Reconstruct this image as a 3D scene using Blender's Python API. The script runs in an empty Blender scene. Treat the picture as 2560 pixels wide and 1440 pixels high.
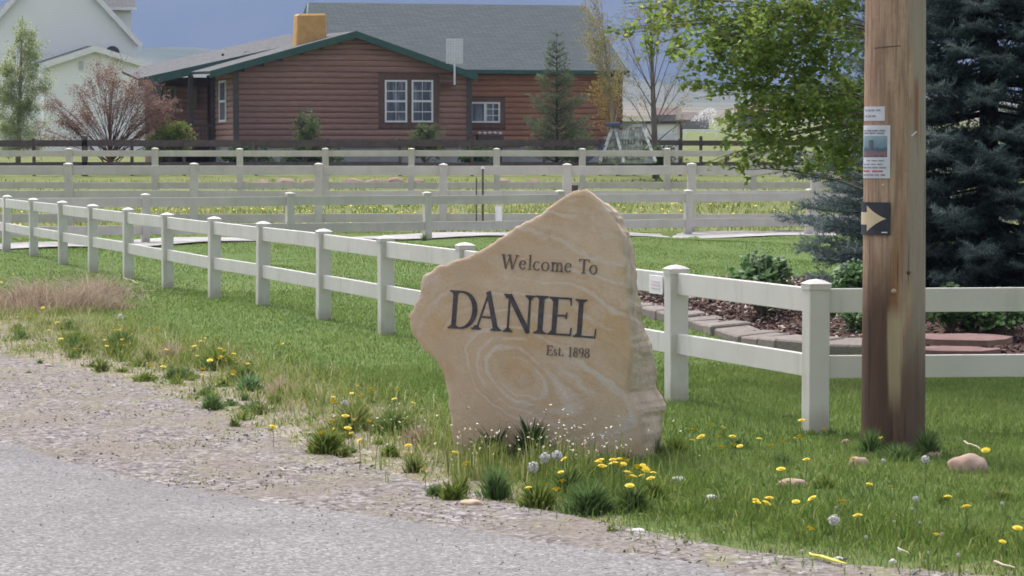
import bpy, bmesh, math, random
import numpy as np
from mathutils import Vector, noise as mnoise

random.seed(7)
RNG = np.random.default_rng(11)
SC = bpy.context.scene
COL = SC.collection
R = math.radians

# ---------------------------------------------------------------- camera, sky, sun, exposure
H = 1.68                       # eye height
F = 7900.0                     # focal length in photo pixels (2560 wide)
PITCH = math.atan(350 / F)
cam = bpy.data.cameras.new('camera')
cam.sensor_width = 36.0
cam.lens = 36.0 * F / 2560
cam.clip_start = 0.5
cam.clip_end = 30000
cob = bpy.data.objects.new('camera', cam)
COL.objects.link(cob)
cob.location = (0, 0, H)
cob.rotation_euler = (math.pi / 2 - PITCH, 0, 0)
SC.camera = cob

SUN_EL, SUN_ROT = R(56), R(-27)
world = bpy.data.worlds.new('World')
SC.world = world
world.use_nodes = True
wn = world.node_tree
sky = wn.nodes.new('ShaderNodeTexSky')
sky.sky_type = 'NISHITA'
sky.sun_disc = False
sky.sun_elevation = SUN_EL
sky.sun_rotation = SUN_ROT
sky.dust_density = 6.0
sky.air_density = 1.0
sky.ozone_density = 1.0
hsv = wn.nodes.new('ShaderNodeHueSaturation')          # thin high cloud: a whiter sky all round
hsv.inputs['Saturation'].default_value = 0.35
wn.links.new(sky.outputs[0], hsv.inputs['Color'])
wn.links.new(hsv.outputs[0], wn.nodes['Background'].inputs[0])
wn.nodes['Background'].inputs[1].default_value = 0.15

sl = bpy.data.lights.new('sun', 'SUN')
sl.energy = 1.3
sl.angle = R(7)
sl.color = (1.0, 0.95, 0.88)
so = bpy.data.objects.new('sun', sl)
COL.objects.link(so)
sd = Vector((math.sin(SUN_ROT) * math.cos(SUN_EL), math.cos(SUN_ROT) * math.cos(SUN_EL), math.sin(SUN_EL)))
so.rotation_euler = (-sd).to_track_quat('-Z', 'Y').to_euler()
so.location = (-30, 40, 60)

vs = SC.view_settings
vs.view_transform = 'Standard'
vs.look = 'None'
vs.gamma = 1.0
vs.use_curve_mapping = False
vs.exposure = 1.0
SC.render.engine = 'CYCLES'
SC.cycles.pixel_filter_type = 'BLACKMAN_HARRIS'
SC.cycles.filter_width = 1.7
SC.cycles.volume_bounces = 1
SC.cycles.transparent_max_bounces = 12
SC.cycles.max_bounces = 8

# ---------------------------------------------------------------- pixel -> place
CP, SP = math.cos(PITCH), math.sin(PITCH)
def ray(px, py):
    a = (px - 1280) / F
    b = (720 - py) / F
    return Vector((a, CP + b * SP, -SP + b * CP))
def at(px, py, Y):
    d = ray(px, py)
    t = Y / d.y
    return Vector((d.x * t, Y, H + d.z * t))
def gnd(px, py, z=0.0):
    d = ray(px, py)
    t = (z - H) / d.z
    return Vector((d.x * t, d.y * t, z))

YS = [-300, 60, 63, 75, 90, 104, 113, 130, 180, 260, 420, 700, 1500, 2500, 9000]
ZS = [0, 0, 0.05, 0.12, 0.29, 0.78, 1.06, 1.25, 1.75, 2.7, 4.2, 7.0, 20, 40, 60]
def zt(x, y):
    z = np.interp(y, YS, ZS)
    k = np.clip((np.asarray(y, float) - 19) / 12, 0, 1)
    return z + k * 0.03 * (np.sin(x * 0.9 + 1.3) * np.sin(y * 0.55) + 0.6 * np.sin(x * 2.1 + y * 0.8))
def ztf(x, y):
    return float(zt(np.array(float(x)), np.array(float(y))))

# ---------------------------------------------------------------- object helpers
def link(o, parent=None):
    COL.objects.link(o)
    if parent is not None:
        o.parent = parent
    return o
def tag(o, label=None, cat=None, group=None, kind=None):
    if label: o['label'] = label
    if cat: o['category'] = cat
    if group: o['group'] = group
    if kind: o['kind'] = kind
    return o
def thing(name, label, cat, loc=(0, 0, 0), group=None):
    o = bpy.data.objects.new(name, None)
    o.empty_display_size = 0.1
    o.location = loc
    link(o)
    return tag(o, label, cat, group)
def root_loc(o):
    v = Vector((0, 0, 0))
    while o is not None:
        v += o.location
        o = o.parent
    return v

class MB:
    """collects geometry in world coordinates, built as one mesh object"""
    def __init__(s):
        s.v, s.f, s.mi = [], [], []
    def add(s, vs_, fs, mi=0):
        n = len(s.v)
        s.v += [tuple(p) for p in vs_]
        s.f += [tuple(i + n for i in f) for f in fs]
        s.mi += [mi] * len(fs)
        return s
    def quad(s, a, b, c, d, mi=0):
        return s.add([a, b, c, d], [(0, 1, 2, 3)], mi)
    def hexa(s, p, mi=0):          # p: 4 bottom + 4 top (same order)
        return s.add(p, [(0, 3, 2, 1), (4, 5, 6, 7), (0, 1, 5, 4), (1, 2, 6, 5), (2, 3, 7, 6), (3, 0, 4, 7)], mi)
    def box(s, c, h, ux=(1, 0, 0), uy=(0, 1, 0), uz=(0, 0, 1), mi=0):
        c, ux, uy, uz = Vector(c), Vector(ux) * h[0], Vector(uy) * h[1], Vector(uz) * h[2]
        p = []
        for k in (-1, 1):
            for i, j in ((-1, -1), (1, -1), (1, 1), (-1, 1)):
                p.append(c + ux * i + uy * j + uz * k)
        return s.hexa(p, mi)
    def bar(s, p, q, w, t, up=(0, 0, 1), mi=0):   # w across, t along up
        p, q = Vector(p), Vector(q)
        d = (q - p)
        L = d.length
        d.normalize()
        u = Vector(up)
        sx = d.cross(u).normalized()
        u = sx.cross(d).normalized()
        return s.box((p + q) / 2, (L / 2, w / 2, t / 2), d, sx, u, mi)
    def tube(s, pts, rad, n=6, mi=0, cap=True):
        pts = [Vector(p) for p in pts]
        if not hasattr(rad, '__len__'):
            rad = [rad] * len(pts)
        vs_, fs = [], []
        pu = None
        for i, p in enumerate(pts):
            d = (pts[min(i + 1, len(pts) - 1)] - pts[max(i - 1, 0)])
            if d.length < 1e-9: d = Vector((0, 0, 1))
            d.normalize()
            if pu is None:
                pu = d.orthogonal().normalized()
            pu = (pu - d * pu.dot(d))
            if pu.length < 1e-6: pu = d.orthogonal()
            pu.normalize()
            w = d.cross(pu)
            for k in range(n):
                a = 2 * math.pi * k / n
                vs_.append(p + (pu * math.cos(a) + w * math.sin(a)) * rad[i])
        for i in range(len(pts) - 1):
            for k in range(n):
                a, b = i * n + k, i * n + (k + 1) % n
                fs.append((a, b, b + n, a + n))
        if cap:
            fs.append(tuple(reversed(range(n))))
            fs.append(tuple(range((len(pts) - 1) * n, len(pts) * n)))
        return s.add(vs_, fs, mi)
    def build(s, name, mats, parent=None, smooth=False, bevel=0, origin=None):
        o0 = root_loc(parent) if parent is not None else Vector(origin or (0, 0, 0))
        me = bpy.data.meshes.new(name)
        me.from_pydata([(v[0] - o0.x, v[1] - o0.y, v[2] - o0.z) for v in s.v], [], s.f)
        if not isinstance(mats, (list, tuple)): mats = [mats]
        for m in mats: me.materials.append(m)
        if len(mats) > 1:
            me.polygons.foreach_set('material_index', s.mi)
        if smooth:
            me.polygons.foreach_set('use_smooth', [True] * len(me.polygons))
        if bevel:
            bm = bmesh.new(); bm.from_mesh(me)
            bmesh.ops.bevel(bm, geom=list(bm.edges), offset=bevel, segments=1, affect='EDGES')
            bm.to_mesh(me); bm.free()
        me.update()
        o = bpy.data.objects.new(name, me)
        if parent is None and origin is not None:
            o.location = o0
        return link(o, parent)

def np_mesh(name, V, T, mat, parent=None, attr=None, smooth=False):
    """fast triangle mesh; V (n,3) world, T (m,3)"""
    V = np.asarray(V, np.float32); T = np.asarray(T, np.int32)
    if parent is not None:
        V = V - np.array(root_loc(parent), np.float32)
    me = bpy.data.meshes.new(name)
    me.vertices.add(len(V)); me.vertices.foreach_set('co', V.ravel())
    k = T.shape[1]
    me.loops.add(T.size); me.loops.foreach_set('vertex_index', T.ravel())
    me.polygons.add(len(T))
    me.polygons.foreach_set('loop_start', np.arange(0, T.size, k, dtype=np.int32))
    me.polygons.foreach_set('loop_total', np.full(len(T), k, np.int32))
    if smooth:
        me.polygons.foreach_set('use_smooth', np.ones(len(T), bool))
    me.materials.append(mat)
    if attr is not None:
        a = me.attributes.new('v', 'FLOAT', 'POINT')
        a.data.foreach_set('value', np.asarray(attr, np.float32))
    me.update(); me.validate()
    return link(bpy.data.objects.new(name, me), parent)

# ---------------------------------------------------------------- material helpers
class NT:
    def __init__(s, name):
        s.m = bpy.data.materials.new(name)
        s.m.use_nodes = True
        s.t = s.m.node_tree
        s.b = s.t.nodes['Principled BSDF']
        s.out = s.t.nodes['Material Output']
    def n(s, typ, **kw):
        nd = s.t.nodes.new(typ)
        for k, v in kw.items(): setattr(nd, k, v)
        return nd
    def put(s, sock, val):
        if val is None: return
        if isinstance(val, bpy.types.NodeSocket): s.t.links.new(val, sock)
        elif isinstance(val, (tuple, list)) and len(val) == 3 and sock.type == 'RGBA': sock.default_value = (*val, 1)
        else: sock.default_value = val
    def obj(s): return s.n('ShaderNodeTexCoord').outputs['Object']
    def pos(s): return s.n('ShaderNodeNewGeometry').outputs['Position']
    def rnd(s): return s.n('ShaderNodeObjectInfo').outputs['Random']
    def attr(s, a='v'): return s.n('ShaderNodeAttribute', attribute_name=a).outputs['Fac']
    def scale(s, v, k, off=(0, 0, 0)):
        m = s.n('ShaderNodeMapping'); s.put(m.inputs['Vector'], v); m.inputs['Scale'].default_value = k; m.inputs['Location'].default_value = off
        return m.outputs[0]
    def noise(s, v, sc, det=3, rough=0.55, dist=0.0, col=False):
        m = s.n('ShaderNodeTexNoise'); s.put(m.inputs['Vector'], v)
        m.inputs['Scale'].default_value = sc; m.inputs['Detail'].default_value = det
        m.inputs['Roughness'].default_value = rough; m.inputs['Distortion'].default_value = dist
        return m.outputs['Color' if col else 'Fac']
    def voro(s, v, sc, feat='F1', out='Distance'):
        m = s.n('ShaderNodeTexVoronoi', feature=feat); s.put(m.inputs['Vector'], v); m.inputs['Scale'].default_value = sc
        return m.outputs[out]
    def math(s, op, a, b=None, c=None):
        m = s.n('ShaderNodeMath', operation=op)
        s.put(m.inputs[0], a); s.put(m.inputs[1], b); s.put(m.inputs[2], c)
        return m.outputs[0]
    def step(s, x, lo, hi):
        m = s.n('ShaderNodeMapRange'); m.interpolation_type = 'SMOOTHSTEP'
        s.put(m.inputs['Value'], x); m.inputs['From Min'].default_value = lo; m.inputs['From Max'].default_value = hi
        return m.outputs[0]
    def mix(s, f, a, b, mode='MIX'):
        m = s.n('ShaderNodeMix', data_type='RGBA', blend_type=mode)
        s.put(m.inputs[0], f); s.put(m.inputs[6], a); s.put(m.inputs[7], b)
        return m.outputs[2]
    def ramp(s, f, stops):
        m = s.n('ShaderNodeValToRGB'); s.put(m.inputs[0], f)
        e = m.color_ramp.elements
        while len(e) < len(stops): e.new(0.5)
        for el, (p, c) in zip(e, stops):
            el.position = p; el.color = (*c, 1)
        return m.outputs[0]
    def xyz(s, v):
        m = s.n('ShaderNodeSeparateXYZ'); s.put(m.inputs[0], v); return m.outputs
    def bump(s, h, st=0.3, dist=0.01):
        m = s.n('ShaderNodeBump'); s.put(m.inputs['Height'], h); m.inputs['Strength'].default_value = st; m.inputs['Distance'].default_value = dist
        s.t.links.new(m.outputs[0], s.b.inputs['Normal'])
    def done(s, col, rough=0.7, spec=0.3):
        s.put(s.b.inputs['Base Color'], col); s.put(s.b.inputs['Roughness'], rough)
        s.b.inputs['Specular IOR Level'].default_value = spec
        return s.m

def pm(name, c1, c2, sc=5, rough=0.7, bump=0.2, bd=0.005, spec=0.3, det=4, stretch=None):
    t = NT(name)
    v = t.obj()
    if stretch: v = t.scale(v, stretch)
    n = t.noise(v, sc, det)
    if bump: t.bump(t.noise(v, sc * 4, 4), bump, bd)
    return t.done(t.mix(t.step(n, 0.3, 0.7), c1, c2), rough, spec)

def leafm(name, stops, trans=0.35, rough=0.75, spec=0.06):
    """foliage: colour from the per-leaf value 'v', part of the light passes through"""
    t = NT(name)
    c = t.ramp(t.attr(), stops)
    t.done(c, rough, spec)
    tr = t.n('ShaderNodeBsdfTranslucent'); t.put(tr.inputs[0], c)
    mx = t.n('ShaderNodeMixShader'); mx.inputs[0].default_value = trans
    t.t.links.new(t.b.outputs[0], mx.inputs[1]); t.t.links.new(tr.outputs[0], mx.inputs[2])
    t.t.links.new(mx.outputs[0], t.out.inputs[0])
    return t.m

M = {}
def vinyl(name, c1, c2):
    t = NT(name); p = t.pos()
    n1, n2 = t.noise(p, 2.2, 4), t.noise(t.scale(p, (1, 1, .25)), 9, 5)
    c = t.mix(t.step(n1, .3, .7), c1, c2)
    c = t.mix(t.math('MULTIPLY', t.step(n2, .52, .72), .3), c, (.40, .37, .30))           # grime runs
    foot = t.step(t.math('ADD', t.xyz(p)[2], t.math('MULTIPLY', t.math('SUBTRACT', n2, .5), .25)), .17, .0)
    c = t.mix(t.math('MULTIPLY', foot, .55), c, (.30, .29, .17))                            # grass stains at the foot
    return t.done(c, .5, .3)
M['vinyl'] = vinyl('white_vinyl', (0.66, 0.635, 0.59), (0.60, 0.575, 0.53))
M['vinyl_far'] = vinyl('weathered_vinyl', (0.60, 0.565, 0.51), (0.52, 0.49, 0.44))
M['dark_wood'] = pm('dark_fence_wood', (0.085, 0.065, 0.066), (0.12, 0.095, 0.092), 6, 0.8, 0.3)
M['bark'] = pm('grey_brown_bark', (0.10, 0.08, 0.065), (0.19, 0.16, 0.13), 14, 0.9, 0.6, 0.01, stretch=(1, 1, 0.25))
M['pale_bark'] = pm('pale_twig_bark', (0.22, 0.19, 0.15), (0.34, 0.29, 0.22), 14, 0.9, 0.4, stretch=(1, 1, 0.25))
M['red_bark'] = pm('red_brown_twig', (0.10, 0.05, 0.045), (0.17, 0.085, 0.075), 10, 0.9, 0.3)
M['dark_metal'] = pm('dark_metal', (0.03, 0.03, 0.035), (0.06, 0.06, 0.06), 8, 0.5, 0.1)
M['white_paint'] = pm('white_paint', (0.84, 0.84, 0.85), (0.78, 0.79, 0.80), 3, 0.5, 0.05)
M['paper'] = pm('white_paper', (0.66, 0.67, 0.72), (0.58, 0.59, 0.64), 9, 0.7, 0.1)
M['ink'] = pm('dark_print', (0.10, 0.11, 0.14), (0.16, 0.17, 0.2), 30, 0.7, 0)
M['red_ink'] = pm('red_print', (0.42, 0.10, 0.10), (0.5, 0.16, 0.15), 30, 0.7, 0)
M['blue_ink'] = pm('teal_print', (0.16, 0.30, 0.38), (0.30, 0.42, 0.48), 20, 0.7, 0)

# ---------------------------------------------------------------- curves of the verge (world x,y)
ROAD_EDGE = [gnd(*p).xy for p in ((-700, 960), (-300, 1040), (33, 1123), (333, 1207), (633, 1260), (873, 1293), (1273, 1353), (1480, 1383), (1780, 1433), (2300, 1540), (3000, 1700))]
GRASS_EDGE = [gnd(*p).xy for p in ((-700, 720), (-300, 800), (0, 880), (330, 945), (560, 1030), (740, 1105), (1050, 1205), (1400, 1275), (1700, 1335), (2100, 1402), (2560, 1440), (3000, 1490))]
def poly_dist(P, line):
    """signed distance of points (n,2) to a polyline; positive on the far (grass) side"""
    P = np.asarray(P, float)
    best = np.full(len(P), 1e9); sign = np.ones(len(P))
    for a, b in zip(line[:-1], line[1:]):
        a, b = np.array(a), np.array(b)
        d = b - a
        t = np.clip(((P - a) @ d) / (d @ d), 0, 1)
        q = a + t[:, None] * d
        w = P - q
        dist = np.hypot(w[:, 0], w[:, 1])
        cr = d[0] * (P[:, 1] - a[1]) - d[1] * (P[:, 0] - a[0])
        m = dist < best
        best[m] = dist[m]; sign[m] = np.sign(cr[m])
    return best * sign

# near fence line
FP = (1.788, 18.59)
def fence_y(x): return FP[1] + 3.286 * (FP[0] - x)
FDIR = Vector((-1, 3.286, 0)).normalized()
def fence_x_from_px(px):
    k = (px - 1280) / F
    return k * (FP[1] + 3.286 * FP[0]) / (1 + 3.286 * k)

# ---------------------------------------------------------------- ground
def ground_mat():
    t = NT('ground_turf')
    p = t.pos()
    n1 = t.noise(p, 0.35, 4); n2 = t.noise(p, 2.2, 4); n3 = t.noise(t.scale(p, (1, 0.4, 1)), 45, 3)
    lawn = t.mix(t.step(n2, 0.3, 0.7), (0.095, 0.155, 0.038), (0.14, 0.195, 0.058))
    lawn = t.mix(t.math('MULTIPLY', t.step(n1, 0.42, 0.68), 0.6), lawn, (0.15, 0.195, 0.055))
    lawn = t.mix(t.math('MULTIPLY', n3, 0.35), lawn, (0.05, 0.09, 0.02))
    past = t.mix(t.step(n2, 0.35, 0.65), (0.13, 0.165, 0.055), (0.20, 0.205, 0.08))
    y = t.xyz(p)[1]
    lawn = t.mix(t.step(y, 58, 66), lawn, past)
    far = t.mix(t.step(t.noise(p, 0.006, 3), 0.35, 0.6), (0.10, 0.13, 0.05), (0.24, 0.19, 0.13))
    lawn = t.mix(t.step(y, 500, 900), lawn, far)
    verge = t.mix(t.step(n2, 0.3, 0.65), (0.27, 0.225, 0.155), (0.165, 0.175, 0.07))
    gp = t.ramp(t.xyz(t.voro(p, 48, out='Color'))[1], [(0, (.14, .11, .09)), (.5, (.27, .225, .18)), (1, (.46, .41, .36))])
    verge = t.mix(t.math('MULTIPLY', t.step(t.attr(), .75, 1.0), t.step(t.noise(p, 4, 4), .35, .6)), verge, gp)
    vm = t.step(t.math('ADD', t.attr('v'), t.math('MULTIPLY', t.math('SUBTRACT', n2, 0.5), 1.1)), 0.35, 0.65)
    c = t.mix(vm, lawn, verge)
    t.bump(t.noise(p, 60, 4), 0.6, 0.02)
    return t.done(c, 0.95, 0.1)
def axis(fine0, fine1, step, lo, hi, g=1.35):
    a = list(np.arange(fine0, fine1 + 1e-6, step))
    s = step; x = a[0]; L = []
    while x > lo:
        s *= g; x -= s; L.append(max(x, lo))
    s = step; x = a[-1]; U = []
    while x < hi:
        s *= g; x += s; U.append(min(x, hi))
    return np.array(L[::-1] + a + U)
def grid_faces(nx, ny):
    i = np.arange(nx * ny).reshape(ny, nx)
    return np.stack([i[:-1, :-1].ravel(), i[:-1, 1:].ravel(), i[1:, 1:].ravel(), i[1:, :-1].ravel()], 1)
gx = axis(-7, 6, 0.12, -4000, 4000); gy = axis(10, 34, 0.16, -120, 8300, 1.2)
GX, GY = np.meshgrid(gx, gy)
P2 = np.stack([GX.ravel(), GY.ravel()], 1)
dg = poly_dist(P2, GRASS_EDGE)
# verge weight: 1 beside the gravel, fading to lawn half way to the fence
vw = np.clip(1.25 - dg / (1.3 + 1.2 * np.clip(-P2[:, 0] / 4, 0, 1)), 0, 1) * (P2[:, 1] < 60)
rx = np.clip((P2[:, 0] + 0.2) / 0.8, 0, 1)
vw = vw * (1 - 0.55 * rx)
gz = zt(P2[:, 0], P2[:, 1]) - 0.012 * (dg < 0)
g = np_mesh('ground', np.stack([P2[:, 0], P2[:, 1], gz], 1), grid_faces(len(gx), len(gy)), ground_mat(), attr=vw, smooth=True)
tag(g, kind='structure')

def ragged(line, amp, n=160, seed=0):
    L = [Vector((p[0], p[1], 0)) for p in line]
    out = []
    for i in range(len(L) - 1):
        k = max(2, int((L[i + 1] - L[i]).length / 0.07))
        for j in range(k):
            q = L[i].lerp(L[i + 1], j / k)
            w = mnoise.noise((q.x * 2.3, q.y * 2.3, seed)) + 0.6 * mnoise.noise((q.x * 9, q.y * 9, seed + 5))
            out.append((q.x + amp * w * 0.5, q.y + amp * w))
    out.append((L[-1].x, L[-1].y))
    return out
def asphalt():
    t = NT('chip_seal_asphalt')
    p = t.pos()
    v = t.voro(p, 75, out='Color'); vd = t.voro(p, 75)
    sp = t.xyz(v)[0]
    c = t.ramp(sp, [(0.0, (0.11, 0.102, 0.099)), (0.35, (0.20, 0.187, 0.182)), (0.8, (0.258, 0.243, 0.238)), (1.0, (0.42, 0.40, 0.39))])
    c = t.mix(t.math('MULTIPLY', t.step(t.noise(p, 0.9, 4), 0.35, 0.7), 0.5), c, (0.16, 0.147, 0.143))
    c = t.mix(t.math('MULTIPLY', t.step(t.noise(p, 26, 3), 0.55, 0.75), 0.35), c, (0.29, 0.27, 0.27))
    t.bump(vd, 0.3, 0.005)
    return t.done(c, 0.9, 0.2)
def gravelm():
    t = NT('gravel_dirt')
    p = t.pos()
    v = t.voro(p, 42, out='Color'); vd = t.voro(p, 42); v2 = t.voro(t.scale(p, (1, .6, 1)), 27, out='Color')
    c = t.ramp(t.math('ADD', t.math('MULTIPLY', t.xyz(v)[1], .65), t.math('MULTIPLY', t.xyz(v2)[0], .35)), [(0.1, (0.07, 0.06, 0.056)), (0.42, (0.19, 0.168, 0.158)), (0.7, (0.285, 0.258, 0.245)), (0.97, (0.46, 0.43, 0.41))])
    dirt = t.mix(t.step(t.noise(p, 30, 4), 0.3, 0.7), (0.155, 0.128, 0.107), (0.28, 0.238, 0.20))
    c = t.mix(t.math('MULTIPLY', t.step(t.noise(t.scale(p, (1, .5, 1)), 2.0, 6, .65), .42, .6), .8), c, dirt)
    c = t.mix(t.math('MULTIPLY', t.step(t.noise(t.scale(p, (1, .4, 1), (7, 3, 0)), 7, 5, .65), .55, .72), .6), c, (0.105, 0.09, 0.08))
    moss = t.math('MULTIPLY', t.step(t.noise(t.scale(p, (1, .45, 1), (3, 1, 0)), 3.2, 6, .65), .50, .66), .55)
    c = t.mix(t.math('MULTIPLY', moss, t.attr('v')), c, (0.25, 0.25, 0.11))
    t.bump(vd, 0.8, 0.012)
    return t.done(c, 0.95, 0.15)

# gravel shoulder: strip between the road and the weeds
re_ = [(q[0] + .05 * mnoise.noise((q[0] * 1.5, q[1] * 1.5, 3)), q[1] + .10 * mnoise.noise((q[0] * 1.5, q[1] * 1.5, 3))) for q in ragged(GRASS_EDGE, 0.0)]
ns = 14
def resample(line, n):
    L = np.array(line); d = np.r_[0, np.cumsum(np.hypot(*np.diff(L, axis=0).T))]
    u = np.linspace(0, d[-1], n)
    return np.stack([np.interp(u, d, L[:, 0]), np.interp(u, d, L[:, 1])], 1)
A = resample([tuple(p) for p in ROAD_EDGE], 420) - np.array([0.35, 0.45])
B = resample(re_, 420)
V, AT = [], []
for k in range(ns + 1):
    q = A + (B - A) * k / ns
    z = 0.006 + 0.012 * np.sin(q[:, 0] * 3.1 + q[:, 1] * 2) * np.sin(q[:, 1] * 4.3) * math.sin(math.pi * k / ns)
    z = np.maximum(z, 0.001) + (0.0 if k < ns else -0.02)
    V.append(np.column_stack([q, z])); AT.append(np.full(len(q), k / ns))
sh = np_mesh('gravel_shoulder', np.concatenate(V), grid_faces(420, ns + 1), gravelm(), attr=np.concatenate(AT), smooth=True)
tag(sh, kind='structure')
# road
rr = resample(ragged([tuple(p) for p in ROAD_EDGE], 0.05, seed=9), 500)
nrm = np.array([-0.82, -0.57])
V = np.concatenate([np.column_stack([rr + np.array([0.012, 0.02]), np.full(500, 0.001)]), np.column_stack([rr, np.full(500, 0.022)])] +
                   [np.column_stack([rr + nrm * d, np.full(500, 0.024 + 0.01 * min(d, 3))]) for d in (1, 2.5, 7)])
rd = np_mesh('road', V, grid_faces(500, 5), asphalt(), smooth=False)
tag(rd, kind='structure')

# driveway in front of the second fence
t = NT('driveway_concrete'); t.bump(t.noise(t.pos(), 40, 3), 0.2, 0.004)
drv_m = t.done(t.mix(t.step(t.noise(t.pos(), 0.8, 4), 0.35, 0.65), (0.34, 0.32, 0.31), (0.43, 0.41, 0.40)), 0.9, 0.2)
mb = MB()
dl = [(-14.5, 45.5, 49.5), (-10, 50.2, 53.2), (-7, 53.8, 56.8), (-4, 57.2, 60.1), (0, 58.7, 61.2), (4, 59.6, 61.8), (8, 60.2, 62.2)]
for (x0, a0, b0), (x1, a1, b1) in zip(dl[:-1], dl[1:]):
    for i in range(8):
        f0, f1 = i / 8, (i + 1) / 8
        L_ = lambda p, q, f: p + (q - p) * f
        xa, xb = L_(x0, x1, f0), L_(x0, x1, f1)
        ya, yb, yc, yd = L_(a0, a1, f0), L_(a0, a1, f1), L_(b0, b1, f1), L_(b0, b1, f0)
        mb.quad((xa, ya, ztf(xa, ya) + .03), (xb, yb, ztf(xb, yb) + .03), (xb, yc, ztf(xb, yc) + .03), (xa, yd, ztf(xa, yd) + .03))
tag(mb.build('driveway', drv_m), kind='structure')

# hills and mountain
def relief(name, x0, x1, y0, y1, nx, ny, fn, mat):
    X, Y = np.meshgrid(np.linspace(x0, x1, nx), np.linspace(y0, y1, ny))
    Z = np.vectorize(fn)(X, Y)
    o = np_mesh(name, np.stack([X.ravel(), Y.ravel(), Z.ravel()], 1), grid_faces(nx, ny), mat, smooth=True)
    return tag(o, kind='structure')
def fbm(x, y, s, o=4): return mnoise.fractal((x / s, y / s, 3.3), 1.0, 2.0, o)
t = NT('foothill_scrub'); p = t.pos()
c = t.mix(t.step(t.noise(p, 0.006, 5), 0.38, 0.62), (0.085, 0.11, 0.06), (0.17, 0.165, 0.11))
foot_m = t.done(c, 1.0, 0.0)
t = NT('mountain_forest'); p = t.pos()
c = t.mix(t.step(t.noise(t.scale(p, (1, 0.5, 0.7)), 0.004, 6, 0.65), 0.40, 0.6), (0.058, 0.078, 0.068), (0.074, 0.088, 0.077))
mount_m = t.done(c, 1.0, 0.0)
def foot(x, y):
    k = max(0, (y - 1900) / 900); k = min(1, k)
    top = 88 + 16 * fbm(x, 0, 380) - 0.02 * abs(x + 250) - 28 * (1 / (1 + math.exp(-(x - 60) / 90)))
    return 20 + (top - 20) * (math.sin(k * math.pi / 2)) ** 1.2 + 5 * fbm(x, y, 160) * k
relief('foothills', -1500, 1500, 1800, 2900, 120, 40, foot, foot_m)
def mount(x, y):
    k = min(1, max(0, (y - 3600) / 3600))
    return 30 + 1120 * k ** 1.15 + (150 * fbm(x + 300, y, 1500) + 60 * fbm(x, y, 420)) * min(1, 3 * k)
relief('mountain', -3800, 3800, 3500, 7700, 150, 90, mount, mount_m)

# air
t = NT('air')
for n_ in list(t.t.nodes):
    if n_.type == 'BSDF_PRINCIPLED': t.t.nodes.remove(n_)
pv = t.n('ShaderNodeVolumePrincipled')
pv.inputs['Color'].default_value = (0.40, 0.53, 0.95, 1)
HAZE = 1.5e-4
pv.inputs['Density'].default_value = HAZE
pv.inputs['Anisotropy'].default_value = 0.0
t.t.links.new(pv.outputs[0], t.out.inputs['Volume'])
mb = MB(); mb.box((0, 4000, 745), (4500, 4400, 750))
tag(mb.build('haze', t.m), kind='stuff')
#==PART2==
# ---------------------------------------------------------------- rail fences
def post_meshes(a, h, mat, cap=True):
    e = 0.006
    mb = MB(); s = a / 2
    ring = [(-s + e, -s), (s - e, -s), (s, -s + e), (s, s - e), (s - e, s), (-s + e, s), (-s, s - e), (-s, -s + e)]
    vs_ = [(x, y, -0.15) for x, y in ring] + [(x, y, h - 0.045) for x, y in ring]
    mb.add(vs_, [(i, (i + 1) % 8, 8 + (i + 1) % 8, 8 + i) for i in range(8)] + [tuple(range(8, 16))])
    pm_ = mb.build('post', mat); me = pm_.data; bpy.data.objects.remove(pm_)
    mb = MB(); w = s + 0.006
    def rg(k, z): return [(x / s * k, y / s * k, z) for x, y in ring]
    lv = rg(w, h - 0.062) + rg(w, h - 0.03) + rg(w + .005, h - 0.028) + rg(w * 0.55, h - 0.009) + [(0, 0, h)]
    fs = []
    for k in range(3):
        fs += [(k * 8 + i, k * 8 + (i + 1) % 8, k * 8 + 8 + (i + 1) % 8, k * 8 + 8 + i) for i in range(8)]
    fs += [(24 + i, 24 + (i + 1) % 8, 32) for i in range(8)]
    mb.add(lv, fs)
    cm = mb.build('cap', mat); ce = cm.data; bpy.data.objects.remove(cm)
    return me, ce
def rail_fence(label, pts, rot, a, h, rails, mat, name='vinyl_fence', skip=(), base=None, group='white vinyl rail fences'):
    """pts: post places; rails: (top above ground, height of board)"""
    base = base or (lambda x, y: ztf(x, y))
    root = thing(name, label, 'fence', (pts[0][0], pts[0][1], base(*pts[0])), group)
    rl = root.location.copy()
    pme, cme = post_meshes(a, h, mat)
    Z = [base(*p) for p in pts]
    for i, (x, y) in enumerate(pts):
        lo = (x - rl.x, y - rl.y, Z[i] - rl.z + random.uniform(-.012, .006))
        o = bpy.data.objects.new('post', pme); link(o, root); o.location = lo
        o.rotation_euler = (R(random.gauss(0, .55)), R(random.gauss(0, .55)), rot if not hasattr(rot, '__len__') else rot[i])
        c = bpy.data.objects.new('cap', cme); link(c, o)
    for i in range(len(pts) - 1):
        if i in skip: continue
        for (zt_, th) in rails:
            p = Vector((*pts[i], Z[i] + zt_ - th / 2 + random.uniform(-.008, .008))); q = Vector((*pts[i + 1], Z[i + 1] + zt_ - th / 2 + random.uniform(-.004, .004)))
            d = (q - p).normalized()
            MB().bar(p + d * 0.02, q - d * 0.02, 0.04, th).build('rail', mat, root, bevel=0.004)
    return root

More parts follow.
